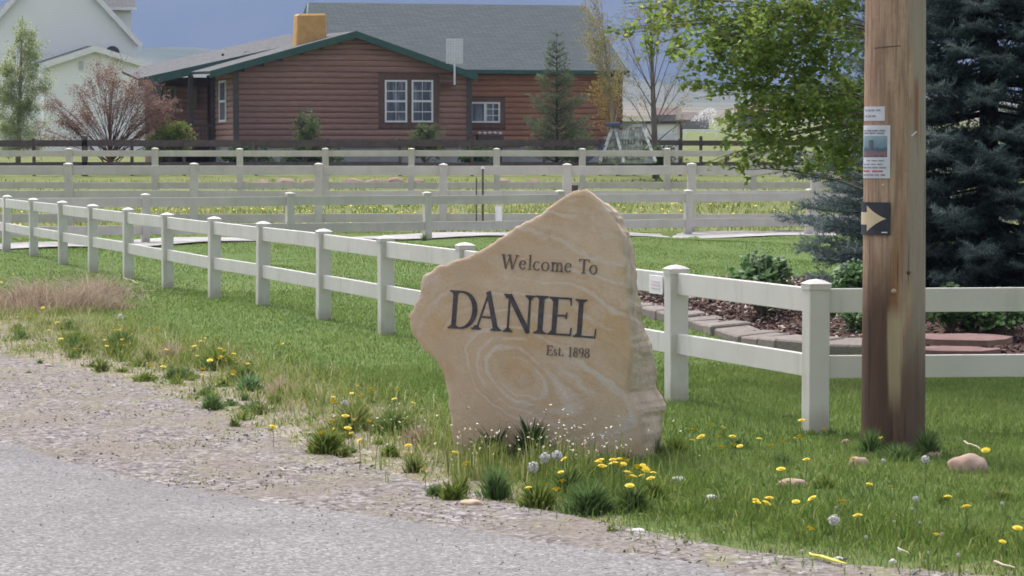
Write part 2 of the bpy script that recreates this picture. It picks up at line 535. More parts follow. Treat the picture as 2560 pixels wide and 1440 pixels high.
px_posts = [2040, 1692, 1427, 1160, 965, 808, 656, 535, 418, 320, 232, 157, 84, 15, -50, -110, -165]
pts = []
for px in px_posts:
    x = fence_x_from_px(px); pts.append((x, fence_y(x)))
right = [(pts[0][0] + 2.44 * i, pts[0][1] + 0.36 * i) for i in (3, 2, 1)]
allp = right + pts
ang = math.atan2(FDIR.y, FDIR.x) - math.pi / 2
rail_fence('white two-rail fence turning a corner by the pole and running behind the engraved rock', allp, ang, 0.127, 0.915, [(0.852, 0.143), (0.457, 0.135)], M['vinyl'], base=lambda x, y: 0.0)
# small notice on the rail near the second post
p1 = Vector((*pts[1], 0)); d = FDIR
c = p1 + d * 0.30 + Vector((-0.01, 0, 0.765))
nrm_ = Vector((-FDIR.y, FDIR.x, 0)) * 1.0
nrm_ = nrm_ if nrm_.y < 0 else -nrm_
c = c + nrm_ * 0.028
nt = thing('rail_notice', 'small white notice with faint red lines fixed to the top rail beside the rock', 'notice', c)
MB().box(c, (0.13, 0.003, 0.062), FDIR, nrm_).build('sign_plate', M['white_paint'], nt, bevel=0.002)
mb = MB()
for k in (0.022, 0.0, -0.022):
    mb.box(c + Vector((0, 0, k)) + nrm_ * 0.005, (0.085, 0.001, 0.005), FDIR, nrm_)
mb.build('print', pm('faded_red_print', (0.75, 0.55, 0.56), (0.8, 0.65, 0.66), 10, 0.7, 0), nt)

l2 = lambda x: 56 + (x + 6.5) * (4.8 / 9.79)
xs = [-6.5 + 2.47 * k for k in range(-5, 7)]
rail_fence('white two-rail fence behind the concrete driveway', [(x, l2(x)) for x in xs], 0.42, 0.13, 0.885, [(0.80, 0.165), (0.31, 0.165)], M['vinyl_far'], base=lambda x, y: 0.005)
xs3 = [-8.66 + 2.434 * k for k in range(-4, 10)]
rail_fence('white three-rail fence at the near side of the pasture', [(x, 61.9 + .01 * x) for x in xs3], 0.05, 0.16, 1.34, [(1.285, 0.18), (0.80, 0.17), (0.345, 0.17)], M['vinyl_far'], base=lambda x, y: 0.05)
xs4 = [-12.6 + 2.432 * k for k in range(-4, 15)]
rail_fence('white three-rail fence in front of the log house', [(x, 90.0) for x in xs4], 0.03, 0.18, 1.40, [(1.32, 0.17), (0.86, 0.18), (0.42, 0.18)], M['vinyl_far'], base=lambda x, y: 0.29)

# dark wooden fence
xs5 = [at(px, 400, 104).x for px in (-330, -120, 85, 212, 330, 460, 640, 820, 1000, 1180, 1360, 1500, 1585, 1700, 1752, 1815, 1960, 2120, 2300)]
root = thing('wooden_fence', 'dark brown wooden rail fence running right in front of the log house', 'fence', (xs5[0], 104, .78))
for i, x in enumerate(xs5):
    w = 0.18 if i == 3 else 0.10
    top = 2.07 if i in (3, 14) else 1.99
    MB().box((x, 104, (0.6 + top) / 2), (w / 2, w / 2, (top - 0.6) / 2)).build('post', M['dark_wood'], root, bevel=0.008)
for x0, x1 in zip(xs5[:-1], xs5[1:]):
    th = 0.17 if x0 > 3 else 0.21
    for zz in (1.84, 1.15):
        z = zz + random.uniform(-.012, .012)
        MB().bar((x0 + .01, 103.93, z), (x1 - .01, 103.93, z), 0.04, th if zz > 1.5 else 0.13).build('rail', M['dark_wood'], root)

# white rail fence and spray far off in the field
fy = 230.0
zf = ztf(8, fy)
rail_fence('thin white rail fence far off in the green field', [(at(px, 330, fy).x, fy) for px in (1560, 1640, 1715, 1790, 1865, 1940, 2015, 2090)], 0, 0.1, 0.62, [(0.60, 0.14)], M['white_paint'], base=lambda x, y: at(1700, 345, fy).z)

# ---------------------------------------------------------------- log house
HA = R(14)
UX = Vector((math.cos(HA), math.sin(HA), 0)); UY = Vector((-math.sin(HA), math.cos(HA), 0))
HO = at(590, 412, 113.0); HG = HO.z
HO = Vector((HO.x, HO.y, 0))
def W(x, y, z): return HO + UX * x + UY * y + Vector((0, 0, z))
CAM = Vector((0, 0, H))
def hp(px, py, yl):            # pixel -> (x, z) on the house plane y = yl
    d = ray(px, py); t = ((HO - CAM).dot(UY) + yl) / d.dot(UY)
    q = CAM + d * t
    return (q - HO).dot(UX), q.z
def hs(px, py, xl):            # pixel -> (y, z) on the house plane x = xl
    d = ray(px, py); t = ((HO - CAM).dot(UX) + xl) / d.dot(UX)
    q = CAM + d * t
    return (q - HO).dot(UY), q.z

M['log'] = None
t = NT('stained_logs'); v = t.obj(); rn = t.rnd()
n = t.noise(t.scale(v, (0.5, 0.5, 6)), 6, 4)
c = t.mix(t.step(n, 0.3, 0.7), (0.255, 0.145, 0.124), (0.348, 0.208, 0.177))
c = t.mix(t.math('MULTIPLY', rn, 0.35), c, (0.21, 0.125, 0.11))
M['log'] = t.done(c, 0.6, 0.3)
t = NT('stained_logs_right'); v = t.obj(); rn = t.rnd()
n = t.noise(t.scale(v, (0.5, 0.5, 6)), 6, 4)
c = t.mix(t.step(n, 0.3, 0.7), (0.27, 0.125, 0.088), (0.37, 0.18, 0.125))
c = t.mix(t.math('MULTIPLY', rn, 0.35), c, (0.15, 0.064, 0.045))
M['log2'] = t.done(c, 0.6, 0.3)
M['log_back'] = pm('log_chinking', (0.12, 0.078, 0.072), (0.15, 0.10, 0.09), 4, 0.9, 0)
M['fascia'] = pm('green_fascia', (0.035, 0.088, 0.080), (0.05, 0.105, 0.095), 3, 0.5, 0.05)
M['surround'] = pm('brown_window_surround', (0.12, 0.07, 0.06), (0.16, 0.095, 0.08), 5, 0.7, 0.1)
M['trimboard'] = pm('dark_grey_trim', (0.075, 0.065, 0.065), (0.10, 0.088, 0.085), 5, 0.7, 0.1)
M['foundation'] = pm('grey_concrete', (0.28, 0.28, 0.30), (0.36, 0.36, 0.38), 2, 0.9, 0.1)
M['stucco'] = pm('orange_stucco', (0.52, 0.30, 0.105), (0.60, 0.37, 0.15), 4, 0.9, 0.5, 0.02)
M['win_white'] = pm('white_window_frame', (0.72, 0.73, 0.78), (0.66, 0.67, 0.72), 4, 0.4, 0)
def shingles(name, c1, c2):
    t = NT(name); v = t.obj()
    b = t.n('ShaderNodeTexBrick'); u = t.n('ShaderNodeUVMap'); t.put(b.inputs['Vector'], u.outputs[0])
    b.inputs['Scale'].default_value = 1; b.inputs['Row Height'].default_value = 0.145; b.inputs['Brick Width'].default_value = 0.42
    b.inputs['Mortar Size'].default_value = 0.018; b.inputs['Bias'].default_value = -0.1
    b.inputs['Color1'].default_value = (*c1, 1); b.inputs['Color2'].default_value = (*c2, 1); b.inputs['Mortar'].default_value = (*[q * 0.55 for q in c1], 1)
    c = t.mix(t.math('MULTIPLY', t.noise(v, 12, 4), 0.5), b.outputs[0], tuple(q * 1.25 for q in c2))
    t.bump(b.outputs[1], -0.6, 0.02)
    return t.done(c, 0.9, 0.2)
M['shingle'] = shingles('green_grey_shingles', (0.058, 0.074, 0.079), (0.084, 0.102, 0.107))
M['shingle_grey'] = shingles('grey_shingles', (0.095, 0.098, 0.10), (0.14, 0.142, 0.145))
def glassm():
    t = NT('window_glass'); v = t.obj()
    n = t.noise(t.scale(v, (7, 7, 0.8)), 1.0, 3)
    return t.done(t.mix(t.step(n, 0.45, 0.72), (0.075, 0.08, 0.125), (0.24, 0.25, 0.34)), 0.25, 0.5)
M['glass'] = glassm()

M['yellow_trim'] = pm('dull_yellow_trim', (.22, .19, .09), (.28, .24, .12), 5, .7, .1)
house = thing('log_house', 'reddish brown log house with green roof and orange chimney', 'house', W(0, 0, HG))
bx = MB.box
def wbox(mb, x0, x1, y0, y1, z0, z1):
    p = [W(x0, y0, z0), W(x1, y0, z0), W(x1, y1, z0), W(x0, y1, z0), W(x0, y0, z1), W(x1, y0, z1), W(x1, y1, z1), W(x0, y1, z1)]
    return mb.hexa(p)
def log(p, q, nrm, h, mat, parent, depth=0.06):
    p, q, nrm = Vector(p), Vector(q), Vector(nrm)
    up = Vector((0, 0, 1)); vs_ = []
    N = 6
    for e in (p, q):
        for k in range(N + 1):
            a = -math.pi / 2 + math.pi * k / N
            vs_.append(e + up * (math.sin(a) * h / 2) + nrm * (math.cos(a) ** 0.7 * depth if abs(math.cos(a)) > 1e-6 else 0))
    fs = [(k, N + 1 + k, N + 2 + k, k + 1) for k in range(N)] + [tuple(range(N, -1, -1)), tuple(range(N + 1, 2 * N + 2))]
    o = MB().add(vs_, fs).build('log', mat, parent, smooth=True)
    return o

# measured places on the front plane of the wing
xR, _ = hp(1172, 300, 0); _, zb = hp(880, 368, 0)
xP, zP = hp(890, 90, 0); _, zeL = hp(590, 178, 0); _, zeR = hp(1172, 190, 0)
sL = (zP - zeL) / xP; sR = (zP - zeR) / (xR - xP)
WL = 7.0
def wing_top(x): return zP - sL * (xP - x) if x < xP else zP - sR * (x - xP)
mb = MB()                                     # wing shell
prof = [(0, zb), (xR, zb), (xR, zeR), (xP, zP), (0, zeL)]
vs_ = [W(x, 0, z) for x, z in prof] + [W(x, WL, z) for x, z in prof]
mb.add(vs_, [(0, 1, 2, 3, 4), (9, 8, 7, 6, 5)] + [(i, 5 + i, 5 + (i + 1) % 5, (i + 1) % 5) for i in range(5)])
mb.build('wall', M['log_back'], house)
mb = MB(); wbox(mb, -0.02, xR + .02, 0.03, WL, HG - 0.6, zb + .01)
mb.build('foundation', M['foundation'], house)

wx0, wz1 = hp(945, 188, 0); wx1, wz0 = hp(1097, 320, 0)       # board surround of the double window
LH = 0.207
nf = -UY
k = 0; z = zb + LH / 2
while z < zP - 0.1:
    xa, xb = 0.08, xR - 0.08
    if z > zeL: xa = max(xa, xP - (zP - z) / sL + .02)
    if z > zeR: xb = min(xb, xP + (zP - z) / sR - .02)
    segs = [(xa, xb)]
    if wz0 < z < wz1: segs = [(xa, wx0), (wx1, xb)]
    for a, b in segs:
        if b - a > 0.1: log(W(a, -0.0, z), W(b, -0.0, z), nf, LH, M['log'], house)
    z += LH
for xx in (0.0, xR):                                         # corner boards
    mb = MB(); wbox(mb, xx - 0.10, xx + 0.10, -0.08, 0.06, HG, wing_top(min(max(xx, .05), xR - .05)) - .05); mb.build('corner_board', M['trimboard'], house)
mb = MB(); wbox(mb, wx0, wx1, -0.035, 0.02, wz0, wz1); mb.build('window_surround', M['surround'], house)

def house_window(x0, x1, z0, z1, yl, bars_h, bars_v, mat=None, fw=0.065, side=False):
    def P(a, y, z): return W(yl + y, a, z) if side else W(a, yl + y, z)
    sgn = -1
    def b(mb, a0, a1, zz0, zz1, y0, y1):
        p = [P(a0, y0, zz0), P(a1, y0, zz0), P(a1, y1, zz0), P(a0, y1, zz0), P(a0, y0, zz1), P(a1, y0, zz1), P(a1, y1, zz1), P(a0, y1, zz1)]
        mb.hexa(p)
    mb = MB(); b(mb, x0 + .02, x1 - .02, z0 + .02, z1 - .02, -0.052, -0.02)
    win = mb.build('window', mat or M['glass'], house)
    mb = MB()
    b(mb, x0, x0 + fw, z0, z1, -0.085, -0.03); b(mb, x1 - fw, x1, z0, z1, -0.085, -0.03)
    b(mb, x0 + fw, x1 - fw, z0, z0 + fw, -0.083, -0.03); b(mb, x0 + fw, x1 - fw, z1 - fw, z1, -0.083, -0.03)
    mb.build('window_frame', M['win_white'], win)
    for q, w in bars_h:
        zz = z0 + (z1 - z0) * q; mb = MB(); b(mb, x0 + fw, x1 - fw, zz - w / 2, zz + w / 2, -0.078, -0.05); mb.build('glazing_bar', M['win_white'], win)
    for q, w in bars_v:
        xx = x0 + (x1 - x0) * q; mb = MB(); b(mb, xx - w / 2, xx + w / 2, z0 + fw, z1 - fw, -0.080, -0.05); mb.build('glazing_bar', M['win_white'], win)
    return win
for (pa, pb) in ((961, 1017), (1028, 1082)):
    a, z1 = hp(pa, 200, 0); b_, z0 = hp(pb, 306, 0)
    house_window(a, b_, z0, z1, 0, [(0.5, 0.075), (0.25, 0.03), (0.74, 0.03)], [(0.5, 0.014)])

# side wall of the wing (seen at a grazing angle)
z = zb + LH / 2
while z < zeL - 0.05:
    log(W(0, 0.08, z), W(0, 4.5, z), -UX, LH, M['log'], house); z += LH
ya, zw1 = hs(567, 200, -.05); yb, zw0 = hs(551, 306, -.05)
ya, yb = sorted((ya, yb))
house_window(ya, yb, zw0, zw1, -0.03, [(0.5, 0.08)], [], side=True, fw=0.09)

# roofs
def uvroof(name, mat, a, b, c, d, th, parent):
    """slab with top corners a,b (eave) c,d (ridge)"""
    a, b, c, d = map(Vector, (a, b, c, d))
    n = (b - a).cross(d - a).normalized()
    if n.z < 0: n = -n
    p = [q - n * th for q in (a, b, c, d)] + [a, b, c, d]
    mb = MB().hexa(p)
    o = mb.build(name, mat, parent)
    uv = o.data.uv_layers.new(name='UVMap')
    ex = (b - a).normalized(); ey = n.cross(ex)
    rl = root_loc(parent)
    for lp in o.data.loops:
        q = o.data.vertices[lp.vertex_index].co + rl - a
        uv.data[lp.index].uv = (q.dot(ex), q.dot(ey))
    return o
OV = 0.45
exL, ezL = hp(527, 178, -OV); pxx, pzz = hp(890, 78, -OV); exR, ezR = hp(1192, 186, -OV)
uvroof('roof', M['shingle_grey'], W(exL, -OV, ezL), W(exL, WL, ezL + .14), W(pxx, WL, pzz + .14), W(pxx, -OV, pzz), 0.10, house)
uvroof('roof', M['shingle'], W(exR, WL, ezR), W(exR, -OV, ezR), W(pxx, -OV, pzz), W(pxx, WL, pzz + .14), 0.10, house)
FH = 0.24
def fascia(x0, z0, x1, z1, yl, h=FH):
    mb = MB(); y0, y1 = yl - 0.045, yl - 0.003
    p = [W(x0, y0, z0 - h), W(x1, y0, z1 - h), W(x1, y1, z1 - h), W(x0, y1, z0 - h), W(x0, y0, z0 + .012), W(x1, y0, z1 + .012), W(x1, y1, z1 + .012), W(x0, y1, z0 + .012)]
    return mb.hexa(p).build('fascia', M['fascia'], house)
fascia(exL - .03, ezL, pxx, pzz, -OV); fascia(pxx, pzz, exR + .03, ezR, -OV)
mb = MB()                                                    # shaded soffit boards
for (xa, za, xb, zb_) in ((exL, ezL, pxx, pzz), (pxx, pzz, exR, ezR)):
    p = [W(xa, -OV + .01, za - .2), W(xb, -OV + .01, zb_ - .2), W(xb, 0.0, zb_ - .2), W(xa, 0.0, za - .2)]
    p += [q + Vector((0, 0, 0.04)) for q in p]
    mb.hexa(p)
mb.build('soffit', M['fascia'], house)

# lower porch gable behind, on the left
YP = 4.6
e2x, e2z = hp(347, 197, YP); q2x, q2z = hp(740, 110, YP)
slp = (q2z - e2z) / (q2x - e2x)
uvroof('porch_roof', M['shingle_grey'], W(e2x, YP, e2z), W(e2x, YP + 5.2, e2z + .42), W(q2x + .6, YP + 5.2, q2z + .6 * slp + .42), W(q2x + .6, YP, q2z + .6 * slp), 0.1, house)
fascia(e2x - .03, e2z, q2x - .1, q2z - .1 * slp, YP, 0.30)
wl, _ = hp(392, 300, YP + 1.6)
mb = MB(); wbox(mb, wl, 0.3, YP + 1.6, YP + 5, HG - .3, e2z + (wl - e2x) * slp - 0.1)
mb.build('porch_wall', M['log_back'], house)
z = zb + LH / 2
while z < e2z - 0.3:
    log(W(wl, YP + 1.6, z), W(-0.1, YP + 1.6, z), nf, LH, M['log'], house)
    z += LH
mb = MB(); wbox(mb, e2x + 0.2, 0, YP - .1, YP + 1.6, zb - .35, zb - .1); mb.build('porch_deck', M['dark_wood'], house)
for px in (398, 478, 536):
    xx, _ = hp(px, 300, YP); mb = MB(); wbox(mb, xx - .09, xx + .09, YP, YP + .18, zb - .1, e2z + (xx - e2x) * slp - .3); mb.build('porch_post', M['trimboard'], house)
for (pa, pb) in ((408, 440), (476, 492)):
    a, z1 = hp(pa, 215, YP + 1.6); b_, z0 = hp(pb, 270, YP + 1.6)
    wn_ = house_window(a, b_, z0, z1, YP + 1.6 - .06, [], [(0.5, 0.06)], fw=0.09)
    for ch_ in wn_.children: ch_.data.materials[0] = M['yellow_trim']
mb = MB()
x0, _ = hp(380, 300, YP); x1, _ = hp(540, 300, YP)
wbox(mb, x0, x1, YP + .02, YP + .1, zb + .75, zb + .85); wbox(mb, x0, x1, YP + .02, YP + .1, zb + .1, zb + .18)
for i in range(18): wbox(mb, x0 + (x1 - x0) * i / 17 - .02, x0 + (x1 - x0) * i / 17 + .02, YP + .03, YP + .09, zb + .18, zb + .75)
mb.build('porch_railing', M['dark_wood'], house)

# main block
YM = 2.2
mxL, mrz = hp(770, 4, YM + 5.6); mxR, mrz2 = hp(1484, 16, YM + 5.6)
mrz = (mrz + mrz2) / 2
_, mez = hp(1360, 176, YM - OV)
mwR, _ = hp(1553, 300, YM)
meR, _ = hp(1572, 176, YM - OV)
uvroof('main_roof', M['shingle'], W(mxL - 1.3, YM - OV, mez), W(meR, YM - OV, mez), W(meR, YM + 5.6, mrz), W(mxL, YM + 5.6, mrz), 0.12, house)
uvroof('main_roof', M['shingle'], W(meR, YM + 11.6, mez), W(mxL, YM + 11.6, mez), W(mxL, YM + 5.6, mrz), W(meR, YM + 5.6, mrz), 0.12, house)
mb = MB(); wbox(mb, xR + 0.1, meR, YM - OV - .04, YM - OV - .003, mez - .13, mez + .015); mb.build('fascia', M['fascia'], house)
mb = MB(); wbox(mb, xR + 0.1, meR - .02, YM - OV, YM, mez - .15, mez - .12); mb.build('soffit', M['trimboard'], house)
for xx in (mxL, meR):                                        # rake boards
    for ya, yb in ((YM - OV, YM + 5.6), (YM + 11.6, YM + 5.6)):
        xe = xx - (1.3 if xx == mxL and ya < yb else 0)
        p = [W(xe - .03, ya, mez - .22), W(xe + .03, ya, mez - .22), W(xx + .03, yb, mrz - .22), W(xx - .03, yb, mrz - .22)]
        MB().hexa(p + [q + Vector((0, 0, .235)) for q in p]).build('rake_board', M['fascia'], house)
mb = MB()
prof = [(YM, zb), (YM + 11.2, zb), (YM + 11.2, mez - .1), (YM + 5.6, mrz - .16), (YM, mez - .1)]
vs_ = [W(mxL + .5, y, z) for y, z in prof] + [W(mwR, y, z) for y, z in prof]
mb.add(vs_, [(4, 3, 2, 1, 0), (5, 6, 7, 8, 9)] + [(i, (i + 1) % 5, 5 + (i + 1) % 5, 5 + i) for i in range(5)])
mb.build('main_wall', M['log_back'], house)
mb = MB(); wbox(mb, xR + .02, mwR + .02, YM + .02, YM + 11, HG - .6, zb + .01); mb.build('foundation', M['foundation'], house)
sx0, sz1 = hp(1164, 245, YM); sx1, sz0 = hp(1262, 320, YM)
z = zb + LH / 2
while z < mez - 0.15:
    segs = [(xR + .0, mwR - .06)]
    if sz0 < z < sz1: segs = [(xR, sx0), (sx1, mwR - .06)]
    for a, b_ in segs:
        if b_ - a > .1: log(W(a, YM, z), W(b_, YM, z), nf, LH, M['log2'], house)
    z += LH
z = zb + LH / 2
while z < mez - .15:
    log(W(mwR, YM + 5, z), W(mwR, YM - .02, z), UX, LH, M['log2'], house); z += LH
mb = MB(); wbox(mb, sx0, sx1, YM - .04, YM + .02, sz0, sz1); mb.build('window_surround', M['surround'], house)
a, z1 = hp(1175, 255, YM); b_, z0 = hp(1249, 307, YM)
win = house_window(a, b_, z0, z1, YM, [], [(0.5, 0.10)])
mb = MB()
for q in (0.35, 0.66):
    zz = z0 + (z1 - z0) * q
    wbox(mb, a + (b_ - a) * .54, b_ - .06, YM - .078, YM - .05, zz - .015, zz + .015)
xx = a + (b_ - a) * .76
wbox(mb, xx - .012, xx + .012, YM - .079, YM - .05, z0 + .06, z1 - .06)
mb.build('muntin', M['win_white'], win)
# planter under the small window
a, z1 = hp(1192, 335, YM - .3); b_, z0 = hp(1256, 366, YM - .3)
pl = thing('planter_bench', 'dark planter bench with white blooms under the small window', 'planter', W(a, YM - .3, HG - .05))
mb = MB(); wbox(mb, a, b_, YM - .5, YM - .15, z1 - .22, z1 - .05); mb.build('trough', M['dark_wood'], pl)
for xx in (a + .05, b_ - .15):
    mb = MB(); wbox(mb, xx, xx + .1, YM - .48, YM - .2, HG - .05, z1 - .22); mb.build('leg', M['dark_wood'], pl)
for i in range(5):
    mb = MB(); cx = a + (b_ - a) * (.1 + .2 * i); w = W(cx, YM - .33, z1 + .02 + random.uniform(-.02, .03))
    mb.tube([w - Vector((0, 0, .05)), w, w + Vector((0, 0, .05))], [.05, .09, .02], 7); mb.build('bloom', M['white_paint'], pl)

# chimney
cy = 1.5
a, z1 = hp(741, 34, cy); b_, z0 = hp(818, 112, cy)
mb = MB()
p = [W(a - .03, cy, z0 - .6), W(b_, cy, z0 - .6), W(b_, cy + .95, z0 - .6), W(a - .03, cy + .95, z0 - .6), W(a + .05, cy, z1), W(b_ - .02, cy, z1 + .02), W(b_ - .02, cy + .9, z1), W(a + .05, cy + .9, z1)]
ch = mb.hexa(p).build('chimney', M['stucco'], house, bevel=0.07)
# vents
x, z = hp(557, 150, 6.5); mb = MB(); mb.tube([W(x, 6.5, z - .5), W(x, 6.5, z + .24)], .05, 8); mb.build('vent_pipe', M['dark_metal'], house)
mb = MB(); mb.tube([W(x, 6.5, z - .1), W(x, 6.5, z + .02)], .1, 8); mb.build('pipe_flashing', M['white_paint'], house)
x, z = hp(622, 134, 6.0); mb = MB(); wbox(mb, x - .2, x + .2, 5.8, 6.2, z - .25, z + .08); mb.build('roof_vent', M['fascia'], house, bevel=.03)

# grid antenna
ax0, az1 = hp(1117, 98, -.62); ax1, az0 = hp(1156, 158, -.62)
ant = thing('grid_antenna', 'pale double grid antenna on a mast at the right slope of the gable', 'antenna', W((ax0 + ax1) / 2, -.62, az0 - .8))
zm = (az0 + az1) / 2
for za, zc in ((zm + .02, az1), (az0, zm - .02)):
    mb = MB()
    nx, nz = 6, 7
    for i in range(nx + 1): xx = ax0 + (ax1 - ax0) * i / nx; wbox(mb, xx - .020, xx + .020, -.63, -.61, za, zc)
    for i in range(nz + 1): zz = za + (zc - za) * i / nz; wbox(mb, ax0 - .018, ax1 + .018, -.608, -.59, zz - .020, zz + .020)
    mb.build('grid_panel', M['win_white'], ant)
xm, zb2 = hp(1137, 212, -.62)
mb = MB(); mb.tube([W(xm, -.58, zb2), W(xm, -.58, az1)], .035, 8); mb.build('mast', M['win_white'], ant)
xa, _ = hp(1110, 214, -.62)
mb = MB(); wbox(mb, xa, xm + .04, -.6, 0.0, zb2 - .04, zb2); mb.build('bracket', M['trimboard'], ant)

# ---------------------------------------------------------------- white house on the left
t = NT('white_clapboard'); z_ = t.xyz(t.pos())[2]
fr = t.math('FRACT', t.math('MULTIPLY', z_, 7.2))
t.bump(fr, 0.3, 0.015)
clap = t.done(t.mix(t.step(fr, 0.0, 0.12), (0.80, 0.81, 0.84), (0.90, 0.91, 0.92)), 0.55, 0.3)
WA = R(12); VX = Vector((math.cos(WA), math.sin(WA), 0)); VY = Vector((-math.sin(WA), math.cos(WA), 0))
WO = at(342, 380, 150); WO = Vector((WO.x, WO.y, 0)); WG = ztf(WO.x, WO.y) - .2
def Q(x, y, z): return WO + VX * x + VY * y + Vector((0, 0, z))
def qp(px, py, yl):
    d = ray(px, py); t_ = ((WO - CAM).dot(VY) + yl) / d.dot(VY); q = CAM + d * t_
    return (q - WO).dot(VX), q.z
wh = thing('white_house', 'white clapboard house with steep gable and attached garage', 'house', Q(0, 0, WG))
def qbox(mb, x0, x1, y0, y1, z0, z1):
    return mb.hexa([Q(x0, y0, z0), Q(x1, y0, z0), Q(x1, y1, z0), Q(x0, y1, z0), Q(x0, y0, z1), Q(x1, y0, z1), Q(x1, y1, z1), Q(x0, y1, z1)])
def gable(nm, px0, px1, pyE, pk, yl, depth, ovpx, par, wallm, roofm, rake=0.2):
    x0, zE = qp(px0, pyE, yl); x1, _ = qp(px1, pyE, yl); xp, zp = qp(*pk, yl)
    mb = MB(); pr = [(x0, WG), (x1, WG), (x1, zE), (xp, zp), (x0, zE)]
    vs_ = [Q(x, yl, z) for x, z in pr] + [Q(x, yl + depth, z) for x, z in pr]
    mb.add(vs_, [(0, 1, 2, 3, 4), (9, 8, 7, 6, 5)] + [(i, 5 + i, 5 + (i + 1) % 5, (i + 1) % 5) for i in range(5)])
    mb.build(nm + 'wall', wallm, par)
    for xe, s in ((x0, -1), (x1, 1)):
        sl_ = (zp - zE) / abs(xp - xe); xo = xe + s * ovpx; zo = zE - ovpx * sl_
        uvroof(nm + 'roof', roofm, Q(xo, yl - .3, zo + .12), Q(xo, yl + depth, zo + (.28 if nm and s < 0 else .02 if nm else .12)), Q(xp, yl + depth, zp + (.28 if nm and s < 0 else .02 if nm else .12)), Q(xp, yl - .3, zp + .12), 0.1, par)
        p = [Q(xo, yl - .34, zo - rake), Q(xp, yl - .34, zp - rake), Q(xp, yl - .303, zp - rake), Q(xo, yl - .303, zo - rake)]
        MB().hexa(p + [q + Vector((0, 0, rake + .14)) for q in p]).build('rake_board', M['white_paint'], par)
    return x0, x1, xp, zE, zp
gable('', -60, 342, 100, (140, -118), 0, 11, 0.22, wh, clap, M['shingle_grey'])
gable('garage_', 108, 372, 164, (237, 122), -4.5, 4.6, 0.2, wh, clap, M['shingle_grey'], 0.14)
x0, z1 = qp(283, 22, 4); x1, z0 = qp(329, 150, 4)
mb = MB(); qbox(mb, x0 - 2, x1, 4, 8, WG, z1); mb.build('upper_wall', clap, wh)
x0, z0 = qp(240, 18, 3.6); x1, z1 = qp(341, -60, 3.6)
uvroof('upper_roof', M['shingle_grey'], Q(x0 - 1, 3.6, z0), Q(x1, 3.6, z0), Q(x1, 8, z1), Q(x0 - 1, 8, z1), .1, wh)
mb = MB(); qbox(mb, x0 - 1, x1, 3.55, 3.598, z0 - .12, z0 + .01); mb.build('eave_board', M['white_paint'], wh)
# half-round window
ax, az = qp(281, 133, -.02); rr_ = (qp(299, 133, 0)[0] - ax)
mb = MB(); vs_ = []
for yy in (-.08, 0.02):
    vs_ += [Q(ax + rr_ * math.cos(math.pi * k / 12), yy, az + rr_ * math.sin(math.pi * k / 12)) for k in range(13)]
mb.add(vs_, [tuple(range(13)), tuple(range(25, 12, -1))] + [(k, 13 + k, 13 + (k + 1) % 13, (k + 1) % 13) for k in range(13)])
aw = mb.build('arched_window', pm('dark_glass', (0.06, 0.065, 0.08), (0.11, 0.115, 0.13), 4, 0.3, 0), wh)
mb = MB(); qbox(mb, ax - rr_ * 1.12, ax + rr_ * 1.12, -.12, 0.02, az - .14, az - .01); mb.build('sill', M['white_paint'], aw)
mb = MB(); qbox(mb, ax - rr_ * .9, ax + rr_ * .9, -.05, 0.02, az - .5, az - .15); mb.build('lower_pane', pm('dark_glass_low', (0.06, 0.065, 0.08), (0.11, 0.115, 0.13), 4, 0.3, 0), aw)
gx_, gz_ = qp(200, 168, -4.55)
for pz in (155,):
    c0, cz = qp(203, 160, -4.56); mb = MB(); qbox(mb, c0 - .1, c0 + .1, -4.58, -4.5, cz - .25, cz + .12); mb.build('gable_vent', pm('pale_vent', (.50, .52, .55), (.56, .58, .6), 5, .6, 0), wh)

# ---------------------------------------------------------------- garden things behind the fences
# play frame
D = 99.0
def Pt(px, py, dy=0): return at(px, py, D + dy)
zg = ztf(5, D)
ps = thing('play_set', 'pale grey-green play frame with slide right of the log house', 'playset', at(1550, 410, D))
M['play'] = pm('weathered_green_frame', (0.17, 0.19, 0.17), (0.50, 0.52, 0.49), 6, 0.8, 0.2)
M['blue_cap'] = pm('dark_blue_plastic', (0.06, 0.07, 0.13), (0.09, 0.1, 0.17), 5, 0.5, 0)
for (a, b_) in (((1500, 405, -1.0), (1532, 316, 0)), ((1560, 408, -1.0), (1536, 316, 0)), ((1512, 402, 1.0), (1532, 316, 0)), ((1640, 405, -1.0), (1606, 316, 0)), ((1578, 405, 1.0), (1604, 316, 0))):
    MB().bar(Pt(a[0], a[1], a[2]), Pt(b_[0], b_[1], b_[2]), .09, .09, (0, 1, 0)).build('leg', M['play'], ps)
MB().bar(Pt(1520, 314), Pt(1618, 314), .1, .1).build('top_beam', M['play'], ps)
MB().box(Pt(1533, 312), (.22, .2, .07)).build('beam_cap', M['blue_cap'], ps, bevel=.02)
for k in range(13):
    x = 1504 + k * 8.4; xt = 1526 + k * 6.4
    MB().bar(Pt(x, 398, -.35), Pt(xt, random.uniform(318, 328), -.05), .065, .04, (0, 1, 0)).build('slat', M['play'], ps)
for y in (345, 364, 392):
    MB().bar(Pt(1510, y, -.25), Pt(1600, y, -.25), .05, .09).build('cross_rail', M['play'], ps)
mb = MB(); mb.quad(Pt(1455, 412, -.6), Pt(1455, 412, -.1), Pt(1512, 366, -.1), Pt(1512, 366, -.6)); 
mb.bar(Pt(1455, 410, -.62), Pt(1512, 364, -.62), .04, .14); mb.bar(Pt(1455, 410, -.08), Pt(1512, 364, -.08), .04, .14)
mb.build('slide', M['blue_cap'], ps)
MB().box(Pt(1566, 399, .1), (.85, .35, .12)).build('deck', M['play'], ps)

